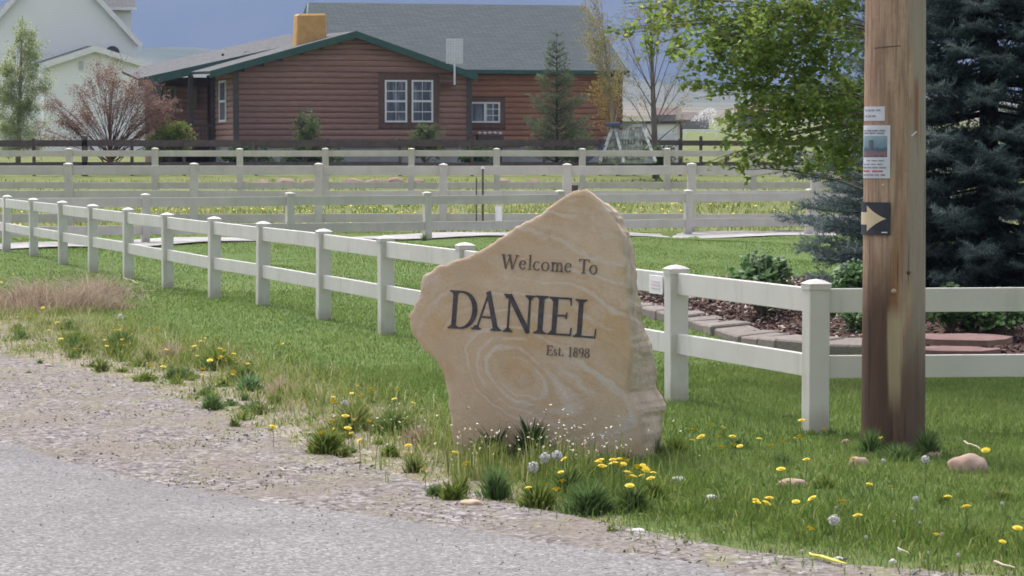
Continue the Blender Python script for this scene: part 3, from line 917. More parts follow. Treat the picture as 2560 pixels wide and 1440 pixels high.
# white shed
D = 107.0
sh_ = thing('garden_shed', 'small white shed behind the bare budding tree', 'shed', at(1660, 395, D))
zl = ztf(5, D)
a, b_ = at(1618, 312, D), at(1699, 312, D)
MB().box(((a.x + b_.x) / 2, D + .6, (zl + a.z) / 2), ((b_.x - a.x) / 2, .6, (a.z - zl) / 2 + .05)).build('wall', M['white_paint'], sh_)
MB().box(((a.x + b_.x) / 2, D + .6, a.z + .08), ((b_.x - a.x) / 2 + .06, .7, .045)).build('roof', M['dark_wood'], sh_)
MB().box((b_.x + .05, D - .05, (zl + a.z) / 2), (.045, .045, (a.z - zl) / 2 + .05)).build('corner_post', M['dark_wood'], sh_)
cxx = (a.x + b_.x) / 2
MB().box((cxx + .1, D - .02, (zl + a.z) / 2 - .1), (.28, .015, (a.z - zl) / 2 - .2)).build('door', M['win_white'], sh_)
# low white building with flat roof further back
D = 150.0
lb = thing('low_outbuilding', 'low tan outbuilding with a white roof edge beside the log house', 'building', at(1582, 340, D))
a, b_ = at(1500, 303, D), at(1614, 303, D)
zl = ztf(a.x, D)
MB().box(((a.x + b_.x) / 2, D + 2, (zl + a.z) / 2), ((b_.x - a.x) / 2, 2, (a.z - zl) / 2)).build('wall', pm('tan_siding', (.30, .26, .21), (.36, .31, .26), 2, .8, .1), lb)
MB().box(((a.x + b_.x) / 2, D + 1.9, a.z + .05), ((b_.x - a.x) / 2 + .2, 2.2, .055)).build('roof', M['white_paint'], lb)
# distant roofs under the hill
for (px, py, w, D, col) in ((1668, 272, .7, 420, (.17, .12, .10)), (1880, 264, .8, 430, (.19, .115, .095)), (1735, 284, .8, 410, (.16, .13, .11))):
    p = at(px, py, D); zl = ztf(p.x, D)
    fh = thing('farm_house', {1668: 'far farmhouse with reddish roof left of the spray', 1880: 'far farmhouse with dull red roof behind the leafy branches', 1735: 'far brownish farm building between the sprinkler and the bare tree'}[px], 'house', (p.x, D, zl))
    hw = 2.4 * w
    MB().box((p.x, D + 2, (zl + p.z - .8) / 2), (hw, 2, max(.3, (p.z - .8 - zl) / 2))).build('wall', pm('far_wall', (.22, .19, .17), (.27, .24, .21), 1, .9, 0), fh)
    mb = MB(); 
    vs_ = [(p.x - hw - .3, D - .3, p.z - .8), (p.x + hw + .3, D - .3, p.z - .8), (p.x + hw + .3, D + 4.3, p.z - .8), (p.x - hw - .3, D + 4.3, p.z - .8), (p.x - hw - .3, D + 2, p.z + .2), (p.x + hw + .3, D + 2, p.z + .2)]
    mb.add(vs_, [(0, 1, 5, 4), (2, 3, 4, 5), (0, 4, 3), (1, 2, 5), (3, 2, 1, 0)]).build('roof', pm('far_roof', col, tuple(q * 1.2 for q in col), 1, .9, 0), fh)

# sprinkler spray
t = NT('water_spray'); t.done((0.85, 0.88, 0.92), 0.4, 0.5)
trn = t.n('ShaderNodeBsdfTranslucent'); trn.inputs[0].default_value = (.85, .88, .92, 1)
mx = t.n('ShaderNodeMixShader'); mx.inputs[0].default_value = .5
t.t.links.new(t.b.outputs[0], mx.inputs[1]); t.t.links.new(trn.outputs[0], mx.inputs[2]); t.t.links.new(mx.outputs[0], t.out.inputs[0])
def spray(label, p0, p1, D, n, w):
    a, b_ = at(*p0, D), at(*p1, D)
    o = thing('sprinkler_spray', label, 'water spray', a, 'sprinkler jets over the field')
    u = RNG.random(n) ** .8
    x = a.x + (b_.x - a.x) * u + RNG.normal(0, .1, n)
    arc = np.sin(u * math.pi * .62) / math.sin(math.pi * .62)
    z = a.z + (b_.z - a.z) * arc - np.abs(RNG.normal(0, 1, n)) * w * u + RNG.normal(0, .03, n)
    y = D + RNG.normal(0, .6, n)
    C = np.stack([x, y, z], 1); s = RNG.uniform(.015, .05, n)
    V = np.repeat(C, 3, 0) + RNG.normal(0, 1, (n * 3, 3)) * np.repeat(s, 3)[:, None]
    np_mesh('water_droplets', V, np.arange(n * 3).reshape(-1, 3), t.m, o)['kind'] = 'stuff'
spray('white fan of sprinkler water just right of the bare tree', (1728, 303), (1790, 272), 300, 1000, 1.3)
spray('long sloping sprinkler jet nearer the leafy branches', (1800, 305), (1886, 272), 300, 700, .4)

# small things by the fences
def stake(label, px, top, bot, D, w, mat, capm=None, name='garden_stake'):
    a, b_ = at(px, top, D), at(px, bot, D)
    o = thing(name, label, 'stake', (b_.x, D, b_.z))
    MB().tube([b_ - Vector((0, 0, .1)), a], w, 8).build('shaft', mat, o)
    if capm: MB().tube([a, a + Vector((0, 0, .05))], [w * 1.8, w * 1.2], 8).build('cap', capm, o)
stake('thin dark stake, left one of the two behind the second fence', 1191, 445, 540, 61, .013, M['trimboard'])
stake('dark stake with a white cap, right one of the pair behind the second fence', 1207, 422, 545, 61, .02, M['trimboard'], M['white_paint'])
stake('short dark post showing just above the top of the rock', 1437, 463, 600, 59.6, .06, M['dark_wood'], name='short_post')
p = at(1247, 532, 61.2)
bk = thing('white_bucket', 'small white bucket on the pasture between the rail fences', 'bucket', (p.x, 61.2, .05))
mb = MB(); zb_ = .05; 
MB().tube([(p.x, 61.2, p.z - .25), (p.x, 61.2, p.z + .12)], [.06, .075], 10).build('tub', M['white_paint'], bk)
MB().tube([(p.x, 61.2, p.z + .12), (p.x, 61.2, p.z + .135)], [.084, .084], 10).build('rim', M['win_white'], bk)
#==PART3==
# ---------------------------------------------------------------- engraved rock
RA = R(-14)
RO = gnd(1350, 1142)
RX = Vector((math.cos(RA), math.sin(RA), 0)); RY = Vector((-math.sin(RA), math.cos(RA), 0))
def rp(px, py):                 # pixel -> (u, z) on the rock's front plane
    d = ray(px, py); t_ = (RO - CAM).dot(RY) / d.dot(RY); q = CAM + d * t_
    return (q - RO).dot(RX), q.z
def RW(u, y, z): return RO + RX * u + RY * y + Vector((0, 0, z - RO.z))
front_px = [(1430, 478), (1462, 472), (1484, 490), (1512, 520), (1535, 548), (1552, 590), (1563, 650), (1568, 720), (1572, 790), (1580, 850), (1582, 900), (1574, 950), (1568, 985), (1584, 1010), (1596, 1050), (1604, 1100), (1612, 1160), (1560, 1175), (1450, 1170), (1350, 1165), (1240, 1160), (1130, 1150), (1128, 1090), (1124, 1040), (1118, 980), (1108, 932), (1085, 900), (1052, 868), (1030, 832), (1017, 790), (1032, 772), (1050, 730), (1056, 690), (1092, 665), (1150, 648), (1205, 622), (1262, 588), (1340, 538), (1390, 505)]
fp = [rp(*q) for q in front_px]
# densify with small roughness
def densify(poly, step, amp, seed):
    out = []
    n = len(poly)
    for i in range(n):
        a, b_ = Vector((*poly[i], 0)), Vector((*poly[(i + 1) % n], 0))
        k = max(1, int((b_ - a).length / step))
        for j in range(k):
            q = a.lerp(b_, j / k)
            e = amp if j else amp * .4
            out.append((q.x + e * mnoise.noise((q.x * 14, q.y * 14, seed)) + e * .6 * mnoise.noise((q.x * 40, q.y * 40, seed)), q.y + e * mnoise.noise((q.x * 14, q.y * 14, seed + 7)) + e * .6 * mnoise.noise((q.x * 40, q.y * 40, seed + 3))))
    return out
fo = densify(fp, 0.022, 0.012, 1.0)
NB = len(fo)
cu, cz = rp(1345, 810)
def relief_y(u, z):             # gentle unevenness of the sawn face
    return 0.006 * mnoise.noise((u * 3.0, z * 3.0, 9.1)) + 0.0022 * mnoise.noise((u * 11, z * 11, 4.2))
mbv = []; faces = []
rings = [0.0, .12, .24, .36, .48, .58, .68, .77, .85, .91, .955, .985, 1.0]
mbv.append(RW(cu, relief_y(cu, cz), cz))
for k, s in enumerate(rings[1:]):
    for (u, z) in fo:
        uu, zz = cu + (u - cu) * s, cz + (z - cz) * s
        y = relief_y(uu, zz)
        if s == 1.0: y += 0.018 + 0.012 * mnoise.noise((u * 9, z * 9, 2))
        elif s > .98: y += 0.004 + .004 * mnoise.noise((u * 12, z * 12, 6))
        mbv.append(RW(uu, y, zz))
for i in range(NB): faces.append((0, 1 + (i + 1) % NB, 1 + i))
NR = len(rings) - 1
# sides: run back with a fractured outline; right side bulges to the right low down
backn = 5
TH = 0.40
for k in range(1, backn + 1):
    f = k / backn
    for (u, z) in fo:
        du, dz = u - cu, z - cz
        L = math.hypot(du, dz)
        right = max(0, du / L)
        low = min(1, max(0, (rp(1600, 860)[1] + .14 - z) / .40))
        w = mnoise.noise((u * 2.3 + 3, z * 2.3, f * 2.2)) * .055 + mnoise.cell((u * 5.5, z * 5.5, f * 2.6)) * .012 + mnoise.noise((u * 17, z * 17, f * 7)) * .006
        bul = right * low * 0.08 * math.sin(min(1, f * 1.35) * math.pi * .5) + right * (0.035 * f)
        if z < 0.22: bul += right * -.03 * f
        e = w * (.3 + f) - .05 * f
        uu = u + du / L * e + bul
        zz = z + dz / L * e * (1 if dz > 0 else 0.2) - (0.05 * f if dz > 0 else 0)
        mbv.append(RW(uu, 0.025 + TH * f + .05 * mnoise.noise((u * 3, z * 3, 1.5 + f)) * f, zz))
bc = len(mbv); mbv.append(RW(cu, TH + .08, cz))
TR = NR + backn
for k in range(TR - 1):
    for i in range(NB):
        a, b_ = 1 + k * NB + i, 1 + k * NB + (i + 1) % NB
        faces.append((a, b_, b_ + NB, a + NB))
base_i = 1 + (TR - 1) * NB
for i in range(NB): faces.append((base_i + i, base_i + (i + 1) % NB, bc))

t = NT('banded_sandstone'); v = t.obj()
px_, py_, pz_ = t.xyz(v)
sc_u, sc_z = rp(1290, 950)
warp = t.noise(v, 1.6, 3, .5, col=True)
wx_ = t.math('MULTIPLY', t.math('SUBTRACT', t.xyz(warp)[0], .5), .34)
wz_ = t.math('MULTIPLY', t.math('SUBTRACT', t.xyz(warp)[2], .5), .34)
# rock-local u,z
cr, sr = math.cos(RA), math.sin(RA)
uu = t.math('ADD', t.math('MULTIPLY', px_, cr), t.math('MULTIPLY', py_, sr))
yy = t.math('ADD', t.math('MULTIPLY', px_, -sr), t.math('MULTIPLY', py_, cr))
U = t.math('ADD', t.math('SUBTRACT', uu, sc_u), wx_); Z = t.math('ADD', t.math('SUBTRACT', pz_, sc_z), wz_)
# egg-shaped rings drawn out to the right
Us = t.math('DIVIDE', U, t.math('ADD', 1.0, t.math('MULTIPLY', t.step(U, -.1, .5), 1.1)))
Zs = t.math('MULTIPLY', t.math('ADD', Z, t.math('MULTIPLY', U, .28)), 1.15)
rad = t.math('SQRT', t.math('ADD', t.math('MULTIPLY', Us, Us), t.math('MULTIPLY', Zs, Zs)))
band = t.math('ADD', t.math('MULTIPLY', rad, 7.5), t.math('MULTIPLY', t.noise(v, 5, 4), .9))
fr = t.math('FRACT', band)
fine = t.math('FRACT', t.math('ADD', t.math('MULTIPLY', rad, 26), t.math('MULTIPLY', t.noise(v, 4, 3), 2.0)))
brk = t.step(t.noise(t.scale(v, (1, 1, 1), (2, 4, 8)), 2.8, 5, .65), .36, .64)
base = t.mix(t.step(t.noise(v, 2.4, 6, .65), .35, .65), (0.60, 0.455, 0.315), (0.68, 0.535, 0.385))
base = t.mix(t.math('MULTIPLY', t.step(t.noise(t.scale(v, (1, 1, 1), (9, 1, 2)), 3.1, 6, .7), .48, .66), .65), base, (0.60, 0.405, 0.20))
base = t.mix(t.math('MULTIPLY', t.math('MULTIPLY', t.step(fr, .1, .5), brk), .45), base, (0.55, 0.36, 0.19))
base = t.mix(t.math('MULTIPLY', t.math('MULTIPLY', t.step(fine, .4, .9), brk), .14), base, (0.72, 0.58, 0.44))
streak = t.math('MULTIPLY', t.step(t.math('ABSOLUTE', t.math('SUBTRACT', fr, .75)), .14, .05), t.step(t.noise(v, 2.6, 4, .6), .42, .58))
base = t.mix(t.math('MULTIPLY', streak, .66), base, (0.70, 0.63, 0.56))
pat = t.step(t.noise(t.scale(v, (1, 1, 1), (5, 2, 1)), 3.2, 7, .7), .54, .68)
base = t.mix(t.math('MULTIPLY', pat, .55), base, (0.71, 0.60, 0.50))
rn_ = t.noise(v, 7, 5, .6); rj = t.math('ADD', rad, t.math('MULTIPLY', t.math('SUBTRACT', rn_, .5), .07))
for r0_, w_ in ((.115, .007), (.165, .010), (.235, .008), (.31, .006)):
    rg_ = t.math('MULTIPLY', t.step(t.math('ABSOLUTE', t.math('SUBTRACT', rj, r0_)), w_ * 1.7, w_ * .6), t.step(t.noise(t.scale(v, (1, 1, 1), (r0_ * 40, 0, 3)), 3.5, 3), .36, .5))
    base = t.mix(t.math('MULTIPLY', rg_, .42), base, (0.74, 0.68, 0.61))
base = t.mix(t.math('MULTIPLY', t.step(rj, .10, .04), .5), base, (0.56, 0.37, 0.20))
rust = t.step(t.noise(t.scale(v, (1, 1, 1), (1, 7, 3)), 3.4, 6, .65), .60, .74)
base = t.mix(t.math('MULTIPLY', rust, .6), base, (0.54, 0.27, 0.165))
side = t.step(yy, .008, .03)
rough_c = t.mix(t.step(t.noise(v, 7, 6, .7), .3, .7), (0.50, 0.39, 0.29), (0.70, 0.58, 0.455))
base = t.mix(side, base, rough_c)
gr = t.noise(v, 110, 4, .7)
base = t.mix(t.math('MULTIPLY', t.step(gr, .5, .75), .30), base, (0.40, 0.27, 0.17))
base = t.mix(t.math('MULTIPLY', t.step(gr, .42, .25), .25), base, (0.78, 0.68, 0.57))
pits = t.step(t.voro(v, 36), .14, .06)
base = t.mix(t.math('MULTIPLY', pits, t.math('MULTIPLY', t.step(t.noise(v, 4, 3), .5, .65), .55)), base, (0.30, 0.20, 0.13))
crk = t.step(t.voro(t.scale(warp, (1.6, 1.6, 1.6)), 2.2, 'DISTANCE_TO_EDGE'), .012, .003)
base = t.mix(t.math('MULTIPLY', crk, .12), base, (0.36, 0.24, 0.16))
soil = t.step(t.math('ADD', pz_, t.math('MULTIPLY', t.math('SUBTRACT', t.noise(v, 7, 5), .5), .35)), .22, -.02)
base = t.mix(t.math('MULTIPLY', soil, .5), base, (0.34, 0.245, 0.165))
hb = t.math('ADD', t.math('MULTIPLY', t.noise(v, 70, 5, .7), .5), t.math('MULTIPLY', t.noise(v, 13, 6, .65), t.math('ADD', .5, t.math('MULTIPLY', side, 1.6))))
hb = t.math('SUBTRACT', hb, t.math('MULTIPLY', pits, .25))
t.bump(hb, .75, 0.014)
rock_m = t.done(base, .9, .15)
rock = thing('engraved_rock', 'tall upright tan sandstone slab engraved with the dark welcome lettering', 'welcome rock', RO)
mb = MB(); mb.add(mbv, faces)
slab = mb.build('slab', rock_m, rock, smooth=True)
slab.data.polygons.foreach_set('use_smooth', [i < NB * NR for i in range(len(slab.data.polygons))])
bm = bmesh.new(); bm.from_mesh(slab.data); bmesh.ops.recalc_face_normals(bm, faces=bm.faces); bm.to_mesh(slab.data); bm.free()

# lettering: serif capitals and lower case drawn as strokes, sunk dark paint
M['letter'] = pm('dark_engraved_paint', (0.060, 0.055, 0.065), (0.105, 0.095, 0.10), 40, .8, .2, .002)
M['letter2'] = pm('worn_engraved_paint', (0.13, 0.10, 0.09), (0.22, 0.17, 0.14), 40, .8, .2, .002)
TK, TN = .135, .05              # thick and thin strokes (cap height 1)
def seg(p, q, w0, w1=None):
    w1 = w0 if w1 is None else w1
    (x0, y0), (x1, y1) = p, q
    d = math.hypot(x1 - x0, y1 - y0); nx, ny = -(y1 - y0) / d, (x1 - x0) / d
    n_ = max(1, int(d / .12)); out = []
    for i in range(n_):
        a, b_ = i / n_, (i + 1) / n_
        P = lambda f, s: (x0 + (x1 - x0) * f + s * nx * (w0 + (w1 - w0) * f) / 2, y0 + (y1 - y0) * f + s * ny * (w0 + (w1 - w0) * f) / 2)
        out.append([P(a, -1), P(b_, -1), P(b_, 1), P(a, 1)])
    return out
def vst(x, y0=0, y1=1, w=TK): return seg((x, y0), (x, y1), w)
def serif(x, y, w=.34, h=.045, up=True):
    y0, y1 = (y, y + h) if up else (y - h, y)
    s = .07 if up else -.07
    e = y1 if up else y0
    return [[(x - w / 2, y0), (x + w / 2, y0), (x + w / 2, y1), (x - w / 2, y1)],
            [(x - w * .36, e), (x + w * .36, e), (x + w * .16, e + s), (x - w * .16, e + s)]]
def arc(cx, cy, rx, ry, a0, a1, wt, wn, n=14):
    """elliptic stroke, thick at the sides (wt) and thin at top and bottom (wn)"""
    out = []
    for i in range(n):
        q = []
        for j in (0, 1):
            a = R(a0 + (a1 - a0) * (i + j) / n)
            w = wn + (wt - wn) * abs(math.cos(a)) ** 1.3
            q.append(((cx + (rx - w / 2) * math.cos(a), cy + (ry - w / 2) * math.sin(a)), (cx + (rx + w / 2) * math.cos(a), cy + (ry + w / 2) * math.sin(a))))
        out.append([q[0][0], q[1][0], q[1][1], q[0][1]])
    return out
def vs_serif(x, y, h, sgn):      # vertical end serif on thin arms
    return [[(x - .045, y), (x, y), (x + .01, y + sgn * h), (x - .02, y + sgn * h)]]
XH = .64
G = {
 'D': (.84, vst(.20) + serif(.20, 0) + serif(.20, 1, up=False) + seg((.2, 1 - TN / 2), (.42, 1 - TN / 2), TN) + seg((.2, TN / 2), (.42, TN / 2), TN) + arc(.40, .5, .40, .475, -90, 90, TK * 1.1, TN)),
 'A': (.84, seg((.14, 0), (.44, 1.0), TN * 1.1) + seg((.42, 1.02), (.72, 0), TK) + seg((.25, .34), (.62, .34), TN) + serif(.13, 0, .28) + serif(.72, 0, .32)),
 'N': (.96, seg((.18, 0), (.18, 1), TN * 1.2) + seg((.17, .98), (.80, .02), TK) + seg((.80, 0), (.80, 1), TN * 1.2) + serif(.18, 0, .28) + serif(.80, 1, .28, up=False) + serif(.11, 1, .2, up=False)),
 'I': (.42, vst(.21) + serif(.21, 0) + serif(.21, 1, up=False)),
 'E': (.72, vst(.20) + serif(.16, 0, .28) + serif(.16, 1, .28, up=False) + seg((.2, 1 - TN / 2), (.62, 1 - TN / 2), TN) + seg((.2, TN / 2), (.66, TN / 2), TN) + seg((.2, .52), (.52, .52), TN) + vs_serif(.64, 1, .2, -1) + vs_serif(.69, 0, .22, 1) + vs_serif(.54, .44, .17, 1)),
 'L': (.70, vst(.20) + serif(.18, 0, .30) + serif(.20, 1, up=False) + seg((.2, TN / 2), (.62, TN / 2), TN) + vs_serif(.68, 0, .25, 1)),
 'W': (1.22, seg((.12, 1), (.36, 0), TK) + seg((.36, .02), (.62, .98), TN) + seg((.56, 1), (.82, 0), TK) + seg((.82, .02), (1.08, .98), TN) + serif(.12, 1, .28, up=False) + serif(.56, 1, .26, up=False) + serif(1.08, 1, .26, up=False)),
 'T': (.78, vst(.39) + serif(.39, 0) + seg((.06, 1 - TN / 2), (.72, 1 - TN / 2), TN) + vs_serif(.09, 1, .22, -1) + vs_serif(.74, 1, .22, -1)),
 'e': (.54, arc(.27, XH / 2, .21, XH / 2 - .02, 20, 325, TK * .9, TN) + seg((.07, .37), (.47, .37), TN)),
 'l': (.30, vst(.15, 0, 1.04, TK * .9) + serif(.15, 0, .27) + serif(.11, 1.04, .16, up=False)),
 'c': (.52, arc(.28, XH / 2, .22, XH / 2 - .02, 45, 320, TK * .9, TN)),
 'o': (.60, arc(.30, XH / 2, .23, XH / 2 - .02, 0, 360, TK * .9, TN, 20)),
 'm': (.96, vst(.15, 0, XH, TK * .9) + vst(.48, 0, XH * .75, TK * .9) + vst(.81, 0, XH * .75, TK * .9) + arc(.315, XH * .62, .165, XH * .36, 0, 150, TK * .8, TN) + arc(.645, XH * .62, .165, XH * .36, 0, 150, TK * .8, TN) + serif(.15, 0, .26) + serif(.48, 0, .26) + serif(.81, 0, .26) + serif(.11, XH, .14, up=False)),
 's': (.44, arc(.22, XH * .72, .13, XH * .25, 40, 270, TK * .7, TN) + arc(.22, XH * .25, .14, XH * .25, -140, 90, TK * .7, TN)),
 't': (.36, vst(.16, .06, .86, TK * .9) + seg((.03, XH - .03), (.32, XH - .03), TN) + arc(.24, .1, .08, .08, 180, 320, TK * .6, TN)),
 '.': (.26, arc(.12, .07, .045, .045, 0, 360, .09, .09, 8)),
 '1': (.46, vst(.23) + serif(.23, 0, .3) + seg((.08, .86), (.22, .98), TN * 1.4)),
 '8': (.56, arc(.28, .75, .17, .21, 0, 360, TK * .8, TN, 16) + arc(.28, .27, .205, .25, 0, 360, TK * .9, TN, 16)),
 '9': (.56, arc(.27, .68, .20, .28, 0, 360, TK * .9, TN, 16) + arc(.20, .56, .275, .55, -75, 15, TK * .9, TN, 8)),
}
def carve(ch, px0, px1, pb0, h, lean, mat, weight=1.0, slope=.067):
    """one letter: left/right pixel of its box, baseline pixel at px0, height in pixels"""
    wdt, polys = G[ch]
    vs_, fs = [], []
    for k, poly in enumerate(polys):
        lift = -0.0035 - 0.00012 * k
        top, bot = [], []
        for (x, y) in poly:
            fx = px0 + (px1 - px0) * x / wdt
            ppx, ppy = fx + lean * y * h, pb0 + slope * (fx - px0) - y * h
            u, z = rp(ppx, ppy)
            top.append(RW(u, relief_y(u, z) + lift, z)); bot.append(RW(u, relief_y(u, z) + .004, z))
        n = len(vs_); m_ = len(poly)
        vs_ += top + bot
        fs += [tuple(n + i for i in range(m_))] + [(n + i, n + (i + 1) % m_, n + m_ + (i + 1) % m_, n + m_ + i) for i in range(m_)]
    MB().add(vs_, fs).build('letter', mat, rock)
for ch, a, b_, y in (('D', 1116, 1187, 820), ('A', 1179, 1250, 823), ('N', 1254, 1333, 829), ('I', 1329, 1369, 833), ('E', 1366, 1430, 836), ('L', 1430, 1490, 842)):
    carve(ch, a, b_, y, 95, .07, M['letter'])
for ch, a, b_, y in (('W', 1252, 1296, 671), ('e', 1297, 1316, 673), ('l', 1319, 1330, 674.5), ('c', 1332, 1350, 675.5), ('o', 1352, 1373, 677), ('m', 1376, 1408, 678), ('e', 1410, 1429, 680), ('T', 1444, 1473, 683), ('o', 1472, 1493, 685)):
    carve(ch, a, b_, y, 36, .07, M['letter2'])
for ch, a, b_, y in (('E', 1364, 1382, 887), ('s', 1383, 1393, 888), ('t', 1394, 1403, 889), ('.', 1404, 1410, 889.5), ('1', 1420, 1431, 891), ('8', 1432, 1445, 892), ('9', 1446, 1459, 893), ('8', 1460, 1474, 894)):
    carve(ch, a, b_, y, 24, .07, M['letter2'])

# ---------------------------------------------------------------- utility pole
PD = 17.48
PC = Vector(((2236 - 1280) / F * PD, PD, 0))
t = NT('weathered_pole_wood'); v = t.obj()
X_, Y_, Z_ = t.xyz(v)
gr = t.noise(t.scale(v, (1, 1, .05)), 42, 5, .6)
gr2 = t.noise(t.scale(v, (1, 1, .03)), 130, 3)
big = t.noise(t.scale(v, (1, 1, .25)), 6, 4)
c = t.mix(t.step(big, .3, .7), (0.40, 0.255, 0.165), (0.51, 0.355, 0.245))
c = t.mix(t.math('MULTIPLY', t.step(gr, .42, .62), .7), c, (0.21, 0.135, 0.10))
c = t.mix(t.math('MULTIPLY', t.step(gr2, .46, .64), .28), c, (0.53, 0.42, 0.325))
c = t.mix(t.math('MULTIPLY', t.step(t.noise(t.scale(v, (1, 1, .12)), 11, 6, .7), .5, .66), .55), c, (0.34, 0.19, 0.125))
c = t.mix(t.math('MULTIPLY', t.step(t.noise(t.scale(v, (1, 1, .04)), 75, 4, .6), .56, .70), .4), c, (0.15, 0.11, 0.085))
c = t.mix(t.math('MULTIPLY', t.step(t.noise(v, 26, 5, .7), .5, .72), .4), c, (0.27, 0.17, 0.12))
c = t.mix(t.math('MULTIPLY', t.step(t.noise(t.scale(v, (1, 1, .35)), 17, 5, .65), .55, .7), .5), c, (0.26, 0.155, 0.11))
wob = t.math('MULTIPLY', t.math('SUBTRACT', t.noise(t.scale(v, (1, 1, .12)), 14, 4), .5), .14)
Xw = t.math('ADD', X_, wob)
greyr = t.step(Xw, .035, .09)
c = t.mix(t.math('MULTIPLY', greyr, .6), c, t.mix(t.step(gr, .3, .7), (0.24, 0.21, 0.18), (0.42, 0.38, 0.33)))
# dark creosote low on the left, rusty streak, pale bare patch
Zw = t.math('ADD', Z_, t.math('MULTIPLY', t.math('SUBTRACT', big, .5), .5))
low = t.step(Zw, 1.22, .72)
dark = t.math('MULTIPLY', low, t.step(Xw, .015, -.045))
dark2 = t.math('MULTIPLY', t.step(Zw, .72, .34), .85)
dark = t.math('MAXIMUM', dark, dark2)
c = t.mix(t.math('MULTIPLY', dark, .88), c, t.mix(t.step(gr, .3, .7), (0.055, 0.035, 0.03), (0.12, 0.068, 0.052)))
rz = lambda a0, a1, b0, b1: t.math('MULTIPLY', t.step(Z_, a0, a1), t.step(Z_, b1, b0))
rust = t.math('MULTIPLY', t.step(t.math('ABSOLUTE', t.math('ADD', Xw, .01)), .055, .02), rz(.62, .8, 1.05, 1.3))
c = t.mix(t.math('MULTIPLY', rust, .6), c, (0.30, 0.145, 0.07))
redr = t.math('MULTIPLY', t.step(t.math('ABSOLUTE', t.math('SUBTRACT', X_, .10)), .02, .006), rz(1.7, 1.8, 2.0, 2.1))
c = t.mix(t.math('MULTIPLY', redr, .7), c, (0.28, 0.10, 0.055))
pale = t.math('MULTIPLY', t.step(t.math('ABSOLUTE', t.math('ADD', t.math('MULTIPLY', wob, .4), t.math('ADD', X_, .015))), .05, .03), rz(.18, .42, .72, .84))
c = t.mix(t.math('MULTIPLY', pale, .85), c, t.mix(gr2, (0.36, 0.28, 0.16), (0.52, 0.42, 0.28)))
brownr = t.math('MULTIPLY', t.step(Zw, .95, .45), t.step(Xw, .02, .06))
c = t.mix(t.math('MULTIPLY', brownr, .55), c, (0.15, 0.10, 0.075))
crack = t.step(t.noise(t.scale(v, (1, 1, .02)), 60, 2), .66, .72)
c = t.mix(t.math('MULTIPLY', crack, .7), c, (0.06, 0.045, 0.035))
t.bump(t.math('SUBTRACT', t.math('ADD', gr, t.math('MULTIPLY', gr2, .5)), crack), .7, .012)
pole_m = t.done(c, .9, .15)
pole = thing('utility_pole', 'thick weathered wooden utility pole carrying the flyer and the arrow sign', 'pole', PC)
NS = 56; hs_ = [-.3, 0, .15, .4, .7, 1, 1.3, 1.6, 1.9, 2.2, 2.5, 2.9, 3.4, 4.5, 6, 8, 9.6]
def prad(z): return .177 - .0042 * max(0, z) + .012 * max(0, .35 - z) ** 2
vs_, fs = [], []
for z in hs_:
    for k in range(NS):
        a = 2 * math.pi * k / NS
        r_ = prad(z) * (1 + .010 * mnoise.noise((math.cos(a) * 2.2, math.sin(a) * 2.2, z * .35)) + .006 * mnoise.noise((math.cos(a) * 9, math.sin(a) * 9, z * .2)))
        vs_.append(PC + Vector((math.sin(a) * r_, -math.cos(a) * r_, z)))
for i in range(len(hs_) - 1):
    for k in range(NS):
        fs.append((i * NS + k, i * NS + (k + 1) % NS, (i + 1) * NS + (k + 1) % NS, (i + 1) * NS + k))
fs.append(tuple(range((len(hs_) - 1) * NS, len(hs_) * NS)))
MB().add(vs_, fs).build('shaft', pole_m, pole, smooth=True)
MB().box(PC + Vector((0, -.2, 9.0)), (1.2, .06, .06)).build('crossarm', M['dark_wood'], pole)
def pole_z(py): return at(2236, py, PD - .17).z
def pole_pt(u, z, off):          # u: arc length from the side facing the camera
    r_ = prad(z); a = u / r_
    return PC + Vector((math.sin(a) * (r_ + off), -math.cos(a) * (r_ + off), z))
def pole_patch(name, u0, u1, z0, z1, off, mat, parent, n=10, thick=.0015):
    vs_, fs = [], []
    for i in range(n + 1):
        u = u0 + (u1 - u0) * i / n
        vs_ += [pole_pt(u, z0, off), pole_pt(u, z1, off), pole_pt(u, z0, off - thick), pole_pt(u, z1, off - thick)]
    for i in range(n):
        a, b_ = i * 4, i * 4 + 4
        fs += [(a, b_, b_ + 1, a + 1), (a + 2, a + 3, b_ + 3, b_ + 2), (a + 1, b_ + 1, b_ + 3, a + 3), (a, a + 2, b_ + 2, b_)]
    fs += [(0, 1, 3, 2), (n * 4, n * 4 + 2, n * 4 + 3, n * 4 + 1)]
    if isinstance(name, MB): name.add(vs_, fs); return None
    return MB().add(vs_, fs).build(name, mat, parent)
def urow(px): return math.asin(max(-1, min(1, (px - 2236) / F * PD / .171))) * .171
# big flyer
uR = urow(2216); uL = uR - .216
zT, zB = pole_z(313), pole_z(446)
fl = thing('flyer', 'printed flyer with a teal landscape picture stapled to the pole', 'flyer', pole_pt(uR, zB, 0))
pole_patch('sheet', uL, uR, zB, zT, .004, M['paper'], fl, 14)
hgt = zT - zB; zf_ = lambda f: zB + hgt * (1 - f)
m_ = .016
pic = MB()
t = NT('flyer_picture'); pz = t.xyz(t.obj())[2]; pv = t.obj()
fz = t.math('DIVIDE', pz, hgt)
n_ = t.math('MULTIPLY', t.math('SUBTRACT', t.noise(pv, 40, 3), .5), .12)
c = t.ramp(t.math('ADD', fz, n_), [(.40, (.08, .09, .12)), (.44, (.26, .16, .17)), (.50, (.20, .15, .18)), (.54, (.08, .11, .15)), (.60, (.16, .27, .33)), (.78, (.27, .36, .41))])
pic_m = t.done(c, .6, .2)
pole_patch('picture', uL + m_, uR - m_, zf_(.60), zf_(.20), .0055, pic_m, fl, 12)
mb = MB()
